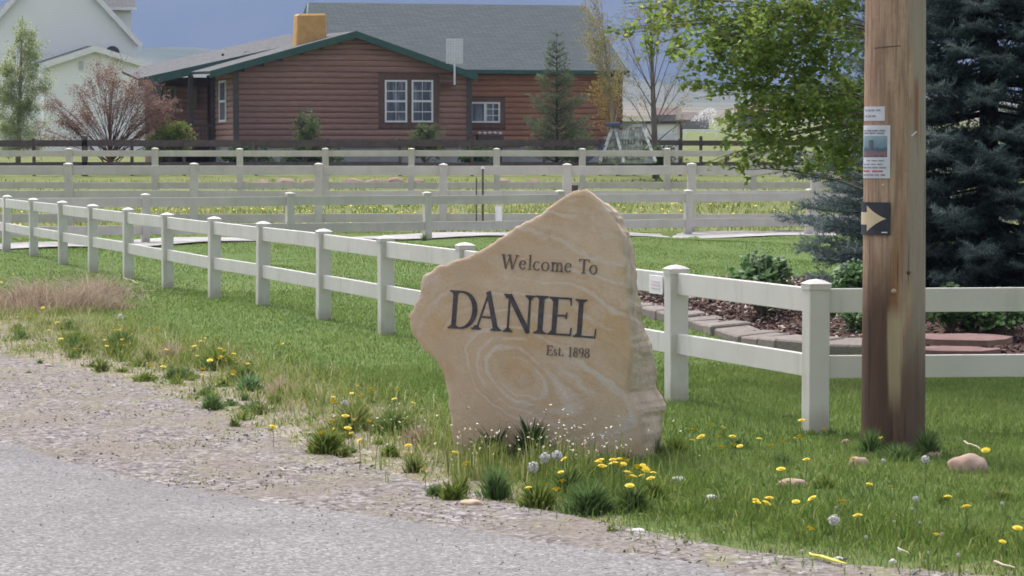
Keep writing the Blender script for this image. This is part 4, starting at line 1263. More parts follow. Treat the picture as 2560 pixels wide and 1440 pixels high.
pole_patch(mb, uL + m_ * 5, uL + m_ * 7.4, zf_(.48), zf_(.28), .0065, None, None, 3, .0005)
mb.build('dark_tree_print', M['ink'], fl)
def print_line(mb, f0, f1, ua, ub, words, seed):
    rnd_ = random.Random(seed); u = ua
    wsum = (ub - ua) / words
    for w in range(words):
        e = u + wsum * rnd_.uniform(.72, .9)
        pole_patch(mb, u, e, zf_(f1), zf_(f0), .0056, None, None, 2, .0005); u += wsum
mb = MB()
print_line(mb, .085, .12, uL + m_, uR - m_, 4, 1); print_line(mb, .135, .165, uL + m_, uR - m_, 3, 2); print_line(mb, .172, .18, uL + m_, uR - m_, 1, 2)
print_line(mb, .655, .68, uL + .06, uR - m_ * 1.5, 3, 3); print_line(mb, .725, .75, uL + m_, uR - m_ * 2, 4, 4); print_line(mb, .785, .815, uL + m_, uR - m_, 4, 5); print_line(mb, .92, .955, uL + m_, uR - m_, 5, 6)
mb.build('print', pm('grey_print', (.24, .25, .28), (.32, .33, .36), 40, .7, 0), fl)
mb = MB(); print_line(mb, .85, .885, uL + m_, uR - m_, 2, 7); mb.build('red_print', M['red_ink'], fl)
# small notice above
uR2 = urow(2203); zT2, zB2 = pole_z(266), pole_z(302)
nt2 = thing('paper_notice', 'small white two-line paper notice above the flyer', 'notice', pole_pt(uR2, zB2, 0))
pole_patch('sheet', uR2 - .17, uR2, zB2, zT2, .004, M['paper'], nt2, 10)
zB, hgt = zB2, zT2 - zB2
mb = MB(); print_line(mb, .2, .33, uR2 - .15, uR2 - .02, 4, 8); print_line(mb, .6, .75, uR2 - .15, uR2 - .045, 3, 9)
mb.build('print', pm('grey_print2', (.28, .29, .33), (.36, .37, .40), 40, .7, 0), nt2)
# arrow sign
uR3 = urow(2218); zT3, zB3 = pole_z(506), pole_z(588)
ar = thing('arrow_sign', 'black sign with a cream arrow pointing right nailed to the pole', 'sign', pole_pt(uR3, zB3, 0))
pole_patch('sign_plate', uR3 - .225, uR3, zB3, zT3, .012, pm('black_sign_board', (.035, .035, .05), (.055, .052, .065), 6, .6, .05), ar, 12, .005)
zc = pole_z(547); hh = (zT3 - zB3)
tip = urow(2209); sh0 = urow(2168)
top, bot = [], []
for i in range(9):
    f = i / 8; u = sh0 + (tip - sh0) * f
    w = hh * .40 * (1 - f) ** 1.25 * (1 - .0 * f) 
    top.append((u, zc + w)); bot.append((u, zc - w))
vs_, fs = [], []
for i in range(9): vs_ += [pole_pt(top[i][0], top[i][1], .0135), pole_pt(bot[i][0], bot[i][1], .0135)]
for i in range(8): fs.append((i * 2, i * 2 + 1, i * 2 + 3, i * 2 + 2))
n0 = len(vs_); us = [sh0 - .075 * (1 - i / 4) for i in range(5)]
for u in us: vs_ += [pole_pt(u, zc + hh * .19, .0135), pole_pt(u, zc - hh * .19, .0135)]
for i in range(4): fs.append((n0 + i * 2, n0 + i * 2 + 1, n0 + i * 2 + 3, n0 + i * 2 + 2))
MB().add(vs_, fs).build('arrow', pm('cream_arrow', (.66, .52, .34), (.72, .58, .40), 8, .6, 0), ar)
u = urow(2211); mb = MB(); pole_patch(mb, u - .03, u, zB3 + .012, zB3 + .018, .0137, None, None, 2, .0006); mb.build('scratch', M['white_paint'], ar)
def nub(name, px, py, r_, mat, stretch=1.0):
    z = pole_z(py); q = pole_pt(urow(px), z, 0); n_ = (q - PC); n_.z = 0; n_.normalize()
    MB().tube([q - n_ * .01, q + n_ * r_ * .9, q + n_ * r_ * 1.4], [r_, r_ * .8, r_ * .2], 8).build(name, mat, pole, smooth=True)
nub('knot', 2226, 728, .016, pm('pale_knot', (.40, .30, .20), (.5, .4, .3), 20, .8, .2))
nub('bolt_head', 2198, 515, .007, M['win_white']); nub('bolt_head', 2199, 700 - 238, .006, M['win_white'])
nub('knot', 2262, 682, .012, pm('dark_knot', (.07, .045, .035), (.11, .07, .05), 20, .8, .2))
q0 = pole_pt(urow(2268), pole_z(340), .004); q1 = pole_pt(urow(2280), pole_z(329), .006)
MB().tube([q0, q1], .004, 5).build('staple', M['win_white'], pole)
# check mark scar near the top
z = pole_z(121); mb = MB(); 
for i in range(6): pole_patch(mb, urow(2178) + .016 * i * 1.6, urow(2178) + .016 * (i + 1) * 1.6, z + .002 * i + .0, z + .006 + .002 * i, .0012, None, None, 1, .0005)
mb.build('crack', pm('dark_crack', (.08, .055, .04), (.11, .08, .06), 20, .9, 0), pole)
#==PART4==
# ---------------------------------------------------------------- flower bed behind the corner
BED_F = [gnd(*p, 0.0) for p in ((1560, 772), (1610, 790), (1665, 806), (1720, 824), (1790, 848), (1850, 864), (1920, 877), (2000, 886), (2080, 889), (2160, 889), (2240, 888))]
M['edge_stone'] = None
t = NT('edging_stone'); v = t.obj(); 
c = t.mix(t.rnd(), (0.205, 0.178, 0.158), (0.275, 0.24, 0.215))
c = t.mix(t.math('MULTIPLY', t.step(t.noise(v, 9, 5), .35, .7), .5), c, (0.19, 0.155, 0.145))
t.bump(t.noise(v, 25, 5), .6, .02); M['edge_stone'] = t.done(c, .9, .2)
# mulch mound
t = NT('mulch_soil'); p = t.pos()
c = t.mix(t.noise(p, 30, 4), (0.055, 0.035, 0.03), (0.14, 0.085, 0.07)); t.bump(t.noise(p, 25, 5), 1.0, .03)
mulch_m = t.done(c, .95, .1)
BE = [gnd(*p) for p in ((1700, 728), (1800, 722), (1950, 716), (2150, 712), (2400, 706), (2650, 704), (2900, 706))]
front = [Vector((p.x + .02, p.y + .28, 0)) for p in BED_F] + [gnd(*p) for p in ((2320, 890), (2450, 893), (2650, 893), (2900, 890))]
fa = resample([(p.x, p.y) for p in front], 70); ba = resample([(p.x, p.y) for p in BE], 70)
V = []
NBR = 16
def bed_z(k): return 0.015 + 0.15 * min(1, k / 2.0) * (1 if k < NBR - 3 else (NBR - k) / 3.5)
for k in range(NBR + 1):
    q = fa + (ba - fa) * k / NBR
    z = np.array([bed_z(k) + .03 * mnoise.noise((a * 1.5, b_ * 1.5, 0)) for a, b_ in q])
    V.append(np.column_stack([q, z]))
BEDV = np.array(V)
tag(np_mesh('flower_bed', np.concatenate(V), grid_faces(70, NBR + 1), mulch_m, smooth=True), kind='structure')
def bed_pt(i, k): return BEDV[k, i]
# chips
n = 15000
fi = RNG.random(n) * 68.99; fk = RNG.random(n) ** 1.3 * (NBR - .01)
i0, k0 = fi.astype(int), fk.astype(int); a_, b_ = (fi - i0)[:, None], (fk - k0)[:, None]
C = BEDV[k0, i0] * (1 - a_) * (1 - b_) + BEDV[k0, i0 + 1] * a_ * (1 - b_) + BEDV[k0 + 1, i0] * (1 - a_) * b_ + BEDV[k0 + 1, i0 + 1] * a_ * b_
C[:, 2] += RNG.uniform(.005, .03, n)
def chips(C, s0, s1, thick=.35, flat=.5):
    n = len(C)
    d = RNG.normal(0, 1, (n, 3)); d[:, 2] *= flat; d /= np.linalg.norm(d, axis=1)[:, None]
    e = np.cross(d, RNG.normal(0, 1, (n, 3)) * [.4, .4, 1]); e /= np.linalg.norm(e, axis=1)[:, None]
    f = np.cross(d, e)
    L = RNG.uniform(s0, s1, n)[:, None]; w = L * RNG.uniform(.25, .55, (n, 1)); h = L * thick * RNG.uniform(.3, .8, (n, 1))
    V = np.stack([C - d * L, C + e * w, C + d * L, C - e * w, C + f * h, C - f * h], 1).reshape(-1, 3)
    b = (np.arange(n) * 6)[:, None]
    T = np.concatenate([b + np.array(q) for q in ((0, 1, 4), (1, 2, 4), (2, 3, 4), (3, 0, 4), (1, 0, 5), (2, 1, 5), (3, 2, 5), (0, 3, 5))], 0)
    return V, T
V, T = chips(C, .018, .05)
t = NT('bark_chips'); t.done(t.ramp(t.attr(), [(0, (.045, .028, .025)), (.5, (.13, .075, .062)), (.7, (.24, .165, .14)), (1, (.55, .46, .40))]), .9, .15)
vv = np.repeat(RNG.random(n), 6)
tag(np_mesh('mulch_chips', V, T, t.m, attr=vv), kind='stuff')
# edging
ed = thing('flowerbed_edging', 'curved low edging of tan stone blocks around the mulched flower bed', 'edging', BED_F[4])
L = resample([(p.x, p.y) for p in BED_F], 400); dcum = np.r_[0, np.cumsum(np.hypot(*np.diff(L, axis=0).T))]
s = 0.0
while s < dcum[-1] - .3:
    w = random.uniform(.36, .62)
    pa = np.array([np.interp(s + .012, dcum, L[:, 0]), np.interp(s + .012, dcum, L[:, 1])]); pb = np.array([np.interp(s + w - .012, dcum, L[:, 0]), np.interp(s + w - .012, dcum, L[:, 1])])
    d = pb - pa; d /= np.hypot(*d); nn = np.array([-d[1], d[0]])
    if nn[1] < 0: nn = -nn
    dep = random.uniform(.27, .36); hh = random.uniform(.08, .10); tw = random.uniform(-.04, .04)
    j = lambda k: random.uniform(-k, k)
    c0 = [pa + nn * j(.02), pb + nn * j(.02), pb + nn * (dep + j(.04)) + d * j(.02), pa + nn * (dep + j(.04)) + d * j(.02)]
    p = [Vector((q[0], q[1], -.03)) for q in c0] + [Vector((q[0], q[1], hh + j(.012) + (.03 if i > 1 else 0))) for i, q in enumerate(c0)]
    MB().hexa(p).build('stone', M['edge_stone'], ed, bevel=.014)
    s += w
# flagstones
t = pm('red_flagstone', (.17, .095, .088), (.23, .135, .122), 6, .85, .5, .01)
for px, py, z, rx_, ry_, lab in ((2395, 846, .155, .42, .55, 'larger dull red flagstone, the back one right of the pole'), (2385, 876, .135, .40, .30, 'dull red flagstone at the bed front, nearer of the two right of the pole')):
    q = gnd(px, py, z)
    mb = MB(); k = 11; ring = []
    for i in range(k):
        a = 2 * math.pi * i / k; r_ = random.uniform(.82, 1.05); ring.append((q.x + rx_ * r_ * math.cos(a), q.y + ry_ * r_ * math.sin(a)))
    mb.add([(x, y, z - .03) for x, y in ring] + [(x, y, z + .01 + .01 * random.random()) for x, y in ring], [tuple(range(k, 2 * k))] + [(i, (i + 1) % k, k + (i + 1) % k, k + i) for i in range(k)])
    o = mb.build('flagstone', t, origin=q); tag(o, lab, 'flagstone', 'flagstones in the flower bed')
# small dark slab at the far lawn edge
q = gnd(2010, 584)
o = MB().box((q.x, q.y + .3, .03), (.55, .3, .03)).build('stone_slab', pm('dark_slab', (.09, .075, .07), (.13, .11, .1), 5, .9, .3), bevel=.01, origin=q)
tag(o, 'dark flat stone slab lying at the driveway edge under the spruce', 'slab')
q = gnd(2022, 590); 
o = MB().tube([(q.x, q.y, 0), (q.x, q.y, .42)], [.09, .08], 8).build('marker_post', M['vinyl_far'], origin=q); tag(o, 'short pale marker post beside the driveway under the spruce branch', 'post')

# ---------------------------------------------------------------- foliage tools
def leaf_cloud(C, size, v, flat=0.5, fold=.3, asp=.8):
    """leaf faces: 4-vertex kites folded along the midrib"""
    n = len(C)
    nrm = RNG.normal(0, 1, (n, 3)); nrm[:, 2] = np.abs(nrm[:, 2]) + flat; nrm /= np.linalg.norm(nrm, axis=1)[:, None]
    d = np.cross(nrm, RNG.normal(0, 1, (n, 3))); d /= np.linalg.norm(d, axis=1)[:, None]
    e = np.cross(nrm, d)
    L = (size * RNG.uniform(.65, 1.25, n))[:, None] if np.ndim(size) == 0 else size[:, None]
    w = L * asp * .5
    V = np.stack([C - d * L * .5, C + e * w - d * L * .08 + nrm * w * fold, C + d * L * .55, C - e * w - d * L * .08 + nrm * w * fold], 1).reshape(-1, 3)
    b = (np.arange(n) * 4)[:, None]
    T = np.concatenate([b + np.array((0, 1, 2)), b + np.array((0, 2, 3))], 0)
    return V, T, np.repeat(v, 4)
def bez(p0, p1, p2, n=7):
    return [p0 * (1 - t_) ** 2 + p1 * 2 * t_ * (1 - t_) + p2 * t_ * t_ for t_ in [i / n for i in range(n + 1)]]
GREEN = leafm('fresh_green_leaves', [(0, (.12, .19, .045)), (.45, (.205, .29, .07)), (.8, (.29, .36, .09)), (1, (.44, .44, .11))], .68)
BIRCH = leafm('pale_green_leaves', [(0, (.22, .27, .13)), (.5, (.36, .42, .21)), (1, (.52, .55, .33))], .6)
BUDS = leafm('yellow_buds', [(0, (.22, .19, .07)), (.5, (.34, .29, .11)), (1, (.46, .41, .20))], .3)
GOLD = leafm('golden_new_leaves', [(0, (.24, .16, .05)), (.5, (.38, .27, .09)), (1, (.48, .40, .18))], .3)
REDL = leafm('red_brown_leaves', [(0, (.17, .09, .075)), (.5, (.29, .175, .14)), (1, (.40, .29, .23))], .4)
OLIVE = leafm('olive_shrub_leaves', [(0, (.08, .11, .05)), (.5, (.14, .18, .08)), (1, (.22, .26, .13))], .3)
LIME = leafm('yellow_green_leaves', [(0, (.10, .15, .03)), (.5, (.18, .24, .05)), (1, (.28, .32, .09))], .45)
DARKG = leafm('dark_green_leaves', [(0, (.03, .06, .025)), (.5, (.06, .115, .04)), (1, (.12, .18, .08))], .4, .5)
PEONY = leafm('glossy_green_leaves', [(0, (.09, .18, .06)), (.5, (.17, .29, .11)), (1, (.42, .50, .36))], .5, .4)
PINE = leafm('dusty_pine_needles', [(0, (.075, .10, .06)), (.5, (.13, .165, .095)), (1, (.20, .23, .14))], .4)
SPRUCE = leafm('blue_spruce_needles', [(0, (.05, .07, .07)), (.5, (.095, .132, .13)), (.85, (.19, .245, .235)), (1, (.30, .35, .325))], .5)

def tree(name, label, cat, base, trunk, r0, targets, leafmat, barkm, nleaf, lsize, group=None, spread=.35, sub=5, limb_r=.4, limb0=.25, v0=(0, 1), flat=.5, upcurve=.5):
    """trunk: list of points; targets: (point, radius) clumps each carried by a limb"""
    base = Vector(base)
    o = thing(name, label, cat, base, group)
    tp = [Vector(p) for p in trunk]
    n = len(tp)
    mb = MB(); mb.tube(tp, [r0 * (1 - .85 * i / (n - 1)) for i in range(n)], 8)
    Cs, vs_ = [], []
    for (q, rad_) in targets:
        q = Vector(q)
        # leave the trunk below the clump
        hz = base.z + (q.z - base.z) * random.uniform(limb0, limb0 + .35)
        j = min(range(n), key=lambda i: abs(tp[i].z - hz)); s0 = tp[j]
        mid = s0.lerp(q, .5) + Vector((0, 0, (q - s0).length * .12 * upcurve * 2)) + Vector((random.gauss(0, .05), random.gauss(0, .05), 0)) * (q - s0).length
        limb = bez(s0, mid, q, 6)
        rr = max(.008, r0 * limb_r * (1 - .6 * j / n))
        mb.tube(limb, [rr * (1 - .8 * i / 6) for i in range(7)], 5, cap=False)
        for k in range(sub):
            st = limb[random.randint(3, 6)]
            e = q + Vector((random.gauss(0, 1), random.gauss(0, 1), random.gauss(0, .9))) * rad_ * .75
            mb.tube(bez(st, st.lerp(e, .5) + Vector((0, 0, .15 * rad_)), e, 3), [rr * .3, rr * .22, rr * .15, rr * .08], 4, cap=False)
            m = max(1, int(nleaf * rad_ ** 2 / sub / spread ** 2))
            u = RNG.random((m, 1)) ** .6
            P = np.array(st) + (np.array(e) - np.array(st)) * u + RNG.normal(0, rad_ * .22, (m, 3))
            Cs.append(P); vs_.append(np.clip(RNG.normal(random.uniform(*v0) * .5 + .25, .2, m), 0, 1))
    mb.build('trunk', barkm, o, smooth=True)
    C = np.concatenate(Cs); vv = np.concatenate(vs_)
    V, T, vv = leaf_cloud(C, lsize, vv, flat)
    np_mesh('crown', V, T, leafmat, o, attr=vv)
    return o

# leafy tree, branches hanging in from behind the pole
D0 = 23.6
base = Vector((at(2236, 800, D0 + .6).x, D0 + .6, 0.0))
tr = [base + Vector((.02 * i, .0, .62 * i)) for i in range(13)]
cl = [(1560, 85, 34), (1530, 78, 22), (1620, 112, 38), (1680, 132, 42), (1690, 45, 60), (1610, 22, 38), (1560, 8, 25), (1740, 20, 60), (1760, 105, 65), (1800, 55, 75), (1850, 130, 85), (1900, 55, 85), (1950, 25, 75), (1960, 125, 85), (2030, 35, 75), (2060, 150, 75), (2110, 20, 60), (2120, 215, 60), (2060, 235, 75), (1990, 225, 85), (1900, 215, 85), (1830, 200, 72), (1770, 180, 55), (1740, 222, 26), (1700, 215, 20), (1765, 240, 26), (1850, 265, 52), (1930, 290, 75), (2010, 315, 72), (2090, 300, 66), (2130, 345, 45), (2070, 370, 55), (1990, 375, 50), (1910, 345, 42), (1865, 370, 42), (1840, 395, 30), (1800, 308, 24), (1830, 325, 40), (1775, 412, 18), (1850, 425, 26), (1815, 415, 16), (1940, 400, 30), (2110, 410, 40), (2020, 420, 30), (1650, 75, 30)]
tg = []
for (x, y, r_) in cl:
    dy = random.uniform(-.75, .55)
    tg.append((at(x, y, D0 + dy), r_ / 334))
for i in range(34):
    a = random.uniform(1.7, 4.6); zz = random.uniform(3.5, 7.5); rr = random.uniform(.4, 2.0) * (1 - abs(zz - 4.5) / 5.5)
    tg.append((base + Vector((math.cos(a) * rr - .3, math.sin(a) * rr, zz)), .3))
for i in range(0):
    a = random.uniform(1.2, 2.6); zz = random.uniform(2.4, 3.6); rr = random.uniform(.5, 1.5)
    tg.append((base + Vector((math.cos(a) * rr + .25, abs(math.sin(a)) * rr + .3, zz)), .25))
tree('leafy_tree', 'bright green leafy tree hanging its branches in left of the pole', 'tree', base, tr, .085, tg, GREEN, M['bark'], 560, .046, spread=.25, sub=6, limb_r=.15, limb0=.82, v0=(0.0, 1.0))

# blue spruce
M['spruce_bark'] = pm('dark_conifer_bark', (.028, .024, .022), (.06, .05, .045), 14, .9, .5)
def conifer(name, label, base, height, z0, rfun, mat, nwh, per, step, twig, need, nw, droop=.25, group=None, rad=.12, upto=99, seed=1, tilt=.1, nper=16, up_k=.25):
    rnd_ = random.Random(seed); rg = np.random.default_rng(seed)
    base = Vector(base); o = thing(name, label, 'tree', base, group)
    mb = MB(); mb.tube([base + Vector((0, 0, -.1)), base + Vector((0, 0, height * .5)), base + Vector((0, 0, height))], [rad, rad * .55, .01], 8)
    segs = []                            # twig segments with value
    for w in range(nwh):
        f = w / (nwh - 1); zc = z0 + (height - z0) * f ** 1.05
        k = max(4, int(per * (1 - .5 * f)))
        for i in range(k):
            a = 2 * math.pi * (i + rnd_.random() * .8) / k + w * 1.7
            z = zc + rnd_.uniform(-.5, .5) * (height - z0) / nwh
            Lb = rfun(z) * rnd_.uniform(.78, 1.08)
            if Lb < .06: continue
            s0 = base + Vector((0, 0, z)); dirv = Vector((math.cos(a), math.sin(a), 0))
            e = s0 + dirv * Lb + Vector((0, 0, -droop * Lb + tilt * Lb))
            m = s0.lerp(e, .55) + Vector((0, 0, -.10 * Lb))
            br = bez(s0, m, e, 8)
            mb.tube(br, [max(.004, .018 * (1 - .85 * j / 8)) for j in range(9)], 4, cap=False)
            nt_ = max(3, int(Lb / step)); side = dirv.cross(Vector((0, 0, 1)))
            bv = rnd_.random()
            for j in range(nt_):
                u = .18 + .82 * (j + rnd_.random()) / nt_
                x = u * 8; j0 = min(7, int(x)); p = br[j0].lerp(br[j0 + 1], x - j0)
                tl = twig * (1.15 - .65 * u) * rnd_.uniform(.7, 1.2)
                for sg in (-1, 1):
                    d = (side * sg * rnd_.uniform(.6, 1) + dirv * rnd_.uniform(.5, 1.0) + Vector((0, 0, rnd_.uniform(-.25, up_k)))).normalized()
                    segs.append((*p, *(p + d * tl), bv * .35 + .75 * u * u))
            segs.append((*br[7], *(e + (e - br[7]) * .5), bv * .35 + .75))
    mb.build('trunk', M['spruce_bark'], o, smooth=True)
    S = np.array(segs); n = len(S)
    A_, B_ = S[:, :3], S[:, 3:6]
    u = (np.arange(nper) + .5) / nper
    P = (A_[:, None] + (B_ - A_)[:, None] * u[None, :, None]).reshape(-1, 3)
    dr = np.repeat((B_ - A_) / np.linalg.norm(B_ - A_, axis=1)[:, None], nper, 0)
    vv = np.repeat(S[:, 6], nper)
    rv = rg.normal(0, 1, P.shape); rv -= dr * (rv * dr).sum(1)[:, None]; rv /= np.linalg.norm(rv, axis=1)[:, None]
    nd = rv * .8 + dr * .75; nd /= np.linalg.norm(nd, axis=1)[:, None]
    sd_ = np.cross(nd, rg.normal(0, 1, P.shape)); sd_ /= np.linalg.norm(sd_, axis=1)[:, None]
    ln = need * rg.uniform(.7, 1.25, (len(P), 1))
    V = np.stack([P - sd_ * nw / 2, P + sd_ * nw / 2, P + nd * ln], 1).reshape(-1, 3)
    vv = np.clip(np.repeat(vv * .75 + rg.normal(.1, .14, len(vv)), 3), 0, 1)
    np_mesh('crown', V, np.arange(len(V)).reshape(-1, 3), mat, o, attr=vv)
    return o
sb = Vector((4.55, 30.2, 0))
def sr_(z):
    return 1.95 * max(0, 1 - (z - .8) / 6.6) if z > .8 else 1.2 + .75 * (z / .8)
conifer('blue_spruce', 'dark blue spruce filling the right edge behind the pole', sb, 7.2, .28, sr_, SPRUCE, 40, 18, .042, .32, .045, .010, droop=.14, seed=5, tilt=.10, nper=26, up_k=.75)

# small pine in front of the log house
pb_ = at(1392, 400, 108.5); pb_.z = ztf(pb_.x, 108.5)
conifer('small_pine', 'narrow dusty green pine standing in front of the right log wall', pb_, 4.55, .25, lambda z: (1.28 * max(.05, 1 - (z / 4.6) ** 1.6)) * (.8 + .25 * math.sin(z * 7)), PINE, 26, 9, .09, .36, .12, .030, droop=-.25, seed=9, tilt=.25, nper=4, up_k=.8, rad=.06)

def gpt(px, D_): 
    x = at(px, 400, D_).x
    return Vector((x, D_, ztf(x, D_)))
# bare budding tree
M['grey_bark'] = pm('grey_tree_bark', (.11, .095, .085), (.19, .165, .15), 14, .9, .5, stretch=(1, 1, .25))
D1 = 101.0; b0 = gpt(1640, D1)
tr = [b0 + Vector((-.02 * i, 0, .55 * i)) for i in range(12)]
tg = [(at(x, y, D1 + random.uniform(-.7, .7)), r_) for x, y, r_ in ((1590, 25, .5), (1560, 60, .5), (1640, 60, .5), (1690, 110, .5), (1610, 120, .5), (1570, 170, .5), (1680, 190, .45), (1720, 130, .45), (1600, 230, .4), (1570, 290, .35), (1700, 260, .4), (1720, 190, .4), (1650, 10, .5), (1700, 40, .5), (1560, 230, .35), (1715, 300, .3), (1590, 320, .3), (1650, -60, .5), (1600, -90, .5), (1560, 110, .4), (1700, -70, .5))]
tree('budding_tree', 'thin bare tree with grey trunk and sparse buds right of the log house', 'tree', b0, tr, .12, tg, BUDS, M['grey_bark'], 120, .055, spread=.4, sub=8, limb_r=.22, limb0=.35, upcurve=.15)
# yellow leafing tree at the house corner
D1 = 103.5; b0 = gpt(1545, D1)
tr = [b0 + Vector((-.05 * i, 0, .5 * i)) for i in range(11)]
tg = [(at(x, y, D1 + random.uniform(-.5, .5)), r_) for x, y, r_ in ((1480, 20, .4), (1492, 60, .45), (1470, 100, .4), (1500, 110, .45), (1520, 145, .4), (1490, 150, .4), (1535, 185, .4), (1560, 180, .35), (1515, 200, .4), (1475, 70, .35), (1520, 70, .4), (1475, -20, .4), (1500, -60, .4))]
tree('yellow_budding_tree', 'slender tree with pale yellow new leaves against the green roof end', 'tree', b0, tr, .07, tg, BUDS, M['pale_bark'], 260, .065, spread=.4, sub=7, limb_r=.3, limb0=.4, upcurve=.1, v0=(0.4, 1))
b1 = gpt(1530, D1 + 1.5)
tg = [(at(x, y, D1 + 1.5 + random.uniform(-.4, .4)), r_) for x, y, r_ in ((1500, 215, .35), (1525, 235, .4), (1490, 240, .35), (1515, 265, .4), (1540, 275, .3), (1535, 210, .3), (1505, 295, .3))]
tree('golden_shrub', 'golden twiggy shrub leaning on the right corner of the log house', 'shrub', b1, [b1 + Vector((0, 0, .4 * i)) for i in range(6)], .05, tg, GOLD, M['pale_bark'], 260, .07, spread=.4, sub=7, limb_r=.35, limb0=.1)

# left trees and shrubs
D1 = 118.0; b0 = gpt(45, D1)
tr = [b0 + Vector((.02 * i, 0, .55 * i)) for i in range(11)]
tg = []
for i in range(62):
    y = random.uniform(45, 375); f = (y - 40) / 335
    hw = 10 + 62 * min(1, f * 1.5) * (1 if f < .85 else .8)
    tg.append((at(48 + random.uniform(-hw, hw) * 1.0 + (12 if f < .3 else 0), y, D1 + random.uniform(-.9, .9)), .42 * (.55 + .45 * min(1, f * 2))))
tree('birch_tree', 'pale green young birch in front of the white house', 'tree', b0, tr, .10, tg, BIRCH, M['pale_bark'], 430, .06, spread=.4, sub=5, limb_r=.18, limb0=.55, upcurve=.2)
D1 = 107.0; b0 = gpt(275, D1)
tr = [b0 + Vector((.0, 0, .28 * i)) for i in range(8)]
tg = []
for i in range(64):
    a = random.uniform(.0, math.pi); rr = random.uniform(.3, 1.18) ** .7
    x = 285 + math.cos(a) * 172 * rr; y = 345 - math.sin(a) * (170 if x < 330 else 140) * rr
    tg.append((at(x, y, D1 + random.uniform(-1.2, 1.2)), .3))
tree('plum_tree', 'reddish brown bushy plum tree with many stems left of the log house porch', 'tree', b0, tr, .09, tg, REDL, M['red_bark'], 250, .052, spread=.3, sub=9, limb_r=.25, limb0=.05, upcurve=.3)
def shrub(label, px, pyt, pw, D_, mat, nl, ls, name='shrub', seedn=20, bark=None, pyb=400):
    b_ = gpt(px, D_); tg = []
    for i in range(seedn):
        a = random.uniform(0, math.pi); rr = random.uniform(.2, 1) ** .6
        tg.append((at(px + math.cos(a) * pw * rr, pyb - 20 - math.sin(a) * (pyb - 20 - pyt) * rr, D_ + random.uniform(-.5, .5)), .28))
    return tree(name, label, 'shrub', b_, [b_ + Vector((0, 0, .2 * i)) for i in range(5)], .05, tg, mat, bark or M['bark'], nl * 3, ls * 1.1, spread=.28, sub=5, limb_r=.4, limb0=.05, group='shrubs along the log house')
shrub('yellow-green round bush beside the reddish plum tree', 425, 305, 52, 106.5, LIME, 90, .07, pyb=405)
shrub('olive green bush in front of the blank log wall', 757, 290, 50, 109.5, OLIVE, 75, .065, pyb=410)
shrub('dark olive bush under the double window of the log house', 1062, 315, 50, 109.5, OLIVE, 80, .065, pyb=410)
shrub('low dark bush at the foot of the small pine', 1440, 330, 40, 109.5, OLIVE, 50, .065, pyb=408)
shrub('low dark shrub hiding the foundation left of the log wall', 610, 375, 70, 110.0, DARKG, 60, .07, pyb=418)
shrub('flat dark shrub along the foundation below the blank log wall', 790, 382, 70, 110.2, DARKG, 60, .07, pyb=420)
shrub('dark low shrub below the right window', 1190, 380, 40, 110.5, DARKG, 60, .07, pyb=416)
shrub('grey green low shrub beside the play frame', 1640, 385, 40, 100.0, OLIVE, 60, .07, pyb=412)
# rocks edging the house bed
D1 = 104.6
for i, (px, w) in enumerate(((445, .22), (600, .35), (655, .42), (715, .5), (770, .35), (880, .5), (935, .45), (985, .5), (1040, .4), (1110, .35), (1250, .4), (1330, .35))):
    b_ = gpt(px, D1 - 8 + random.uniform(-.4, .4)); 
    bm = bmesh.new(); bmesh.ops.create_icosphere(bm, subdivisions=2, radius=1)
    for v_ in bm.verts:
        v_.co *= 1 + .25 * mnoise.noise(v_.co * 1.7 + Vector((i * 3, 0, 0)))
        v_.co.x *= w * .75; v_.co.y *= w * .6; v_.co.z *= w * .4
    me = bpy.data.meshes.new('boulder'); bm.to_mesh(me); bm.free()
    me.materials.append(pm('pinkish_boulder', (.24, .165, .125), (.36, .26, .20), 3, .9, .3) if i == 0 else bpy.data.materials['pinkish_boulder'])
    o = bpy.data.objects.new('boulder', me); link(o); o.location = b_ + Vector((0, 0, .05))
    tag(o, 'pinkish boulder in the row edging the bed behind the pasture fence', 'boulder', 'boulders edging the house bed')

# shrubs in the flower bed
def bedshrub(label, px, py, D_, w, h, mat, nl, ls, name, budm=None):
    q = at(px, py, D_); b_ = Vector((q.x, D_, .12)); tg = []
    for i in range(30):
        a = random.uniform(0, 6.28); el = random.uniform(.15, 1.5); rr = random.uniform(.55, 1)
        ce = math.cos(el) ** .45
        tg.append((b_ + Vector((math.cos(a) * ce * w * rr, math.sin(a) * ce * w * rr, .06 + math.sin(el) ** .8 * h * (.6 + .4 * rr) * .9)), .09))
    o = tree(name, label, 'shrub', b_, [b_ + Vector((0, 0, .06 * i)) for i in range(5)], .012, tg, mat, M['bark'], nl * 2, ls, spread=.1, sub=4, limb_r=.6, limb0=.0, flat=1.0)
    if budm:
        for i in range(9):
            a = random.uniform(0, 6.28); rr = random.uniform(0, .8)
            c = b_ + Vector((math.cos(a) * w * rr, math.sin(a) * w * rr, h * math.sqrt(1 - rr * rr * .8) + random.uniform(.05, .12)))
            MB().tube([c - Vector((0, 0, .10)), c, c + Vector((0, 0, .025)), c + Vector((0, 0, .04))], [.004, .012, .018, .004], 6).build('bud', budm, o)
    return o
budm = pm('green_bud', (.14, .20, .12), (.22, .26, .18), 20, .5, 0)
bedshrub('leafy peony bush with green buds, whole in view between the fence posts', 1905, 712, 28.6, .30, .50, PEONY, 34, .085, 'peony_bush', budm)
bedshrub('leafy peony bush partly hidden by the left edge of the pole', 2140, 722, 28.4, .27, .46, PEONY, 34, .085, 'peony_bush', budm)
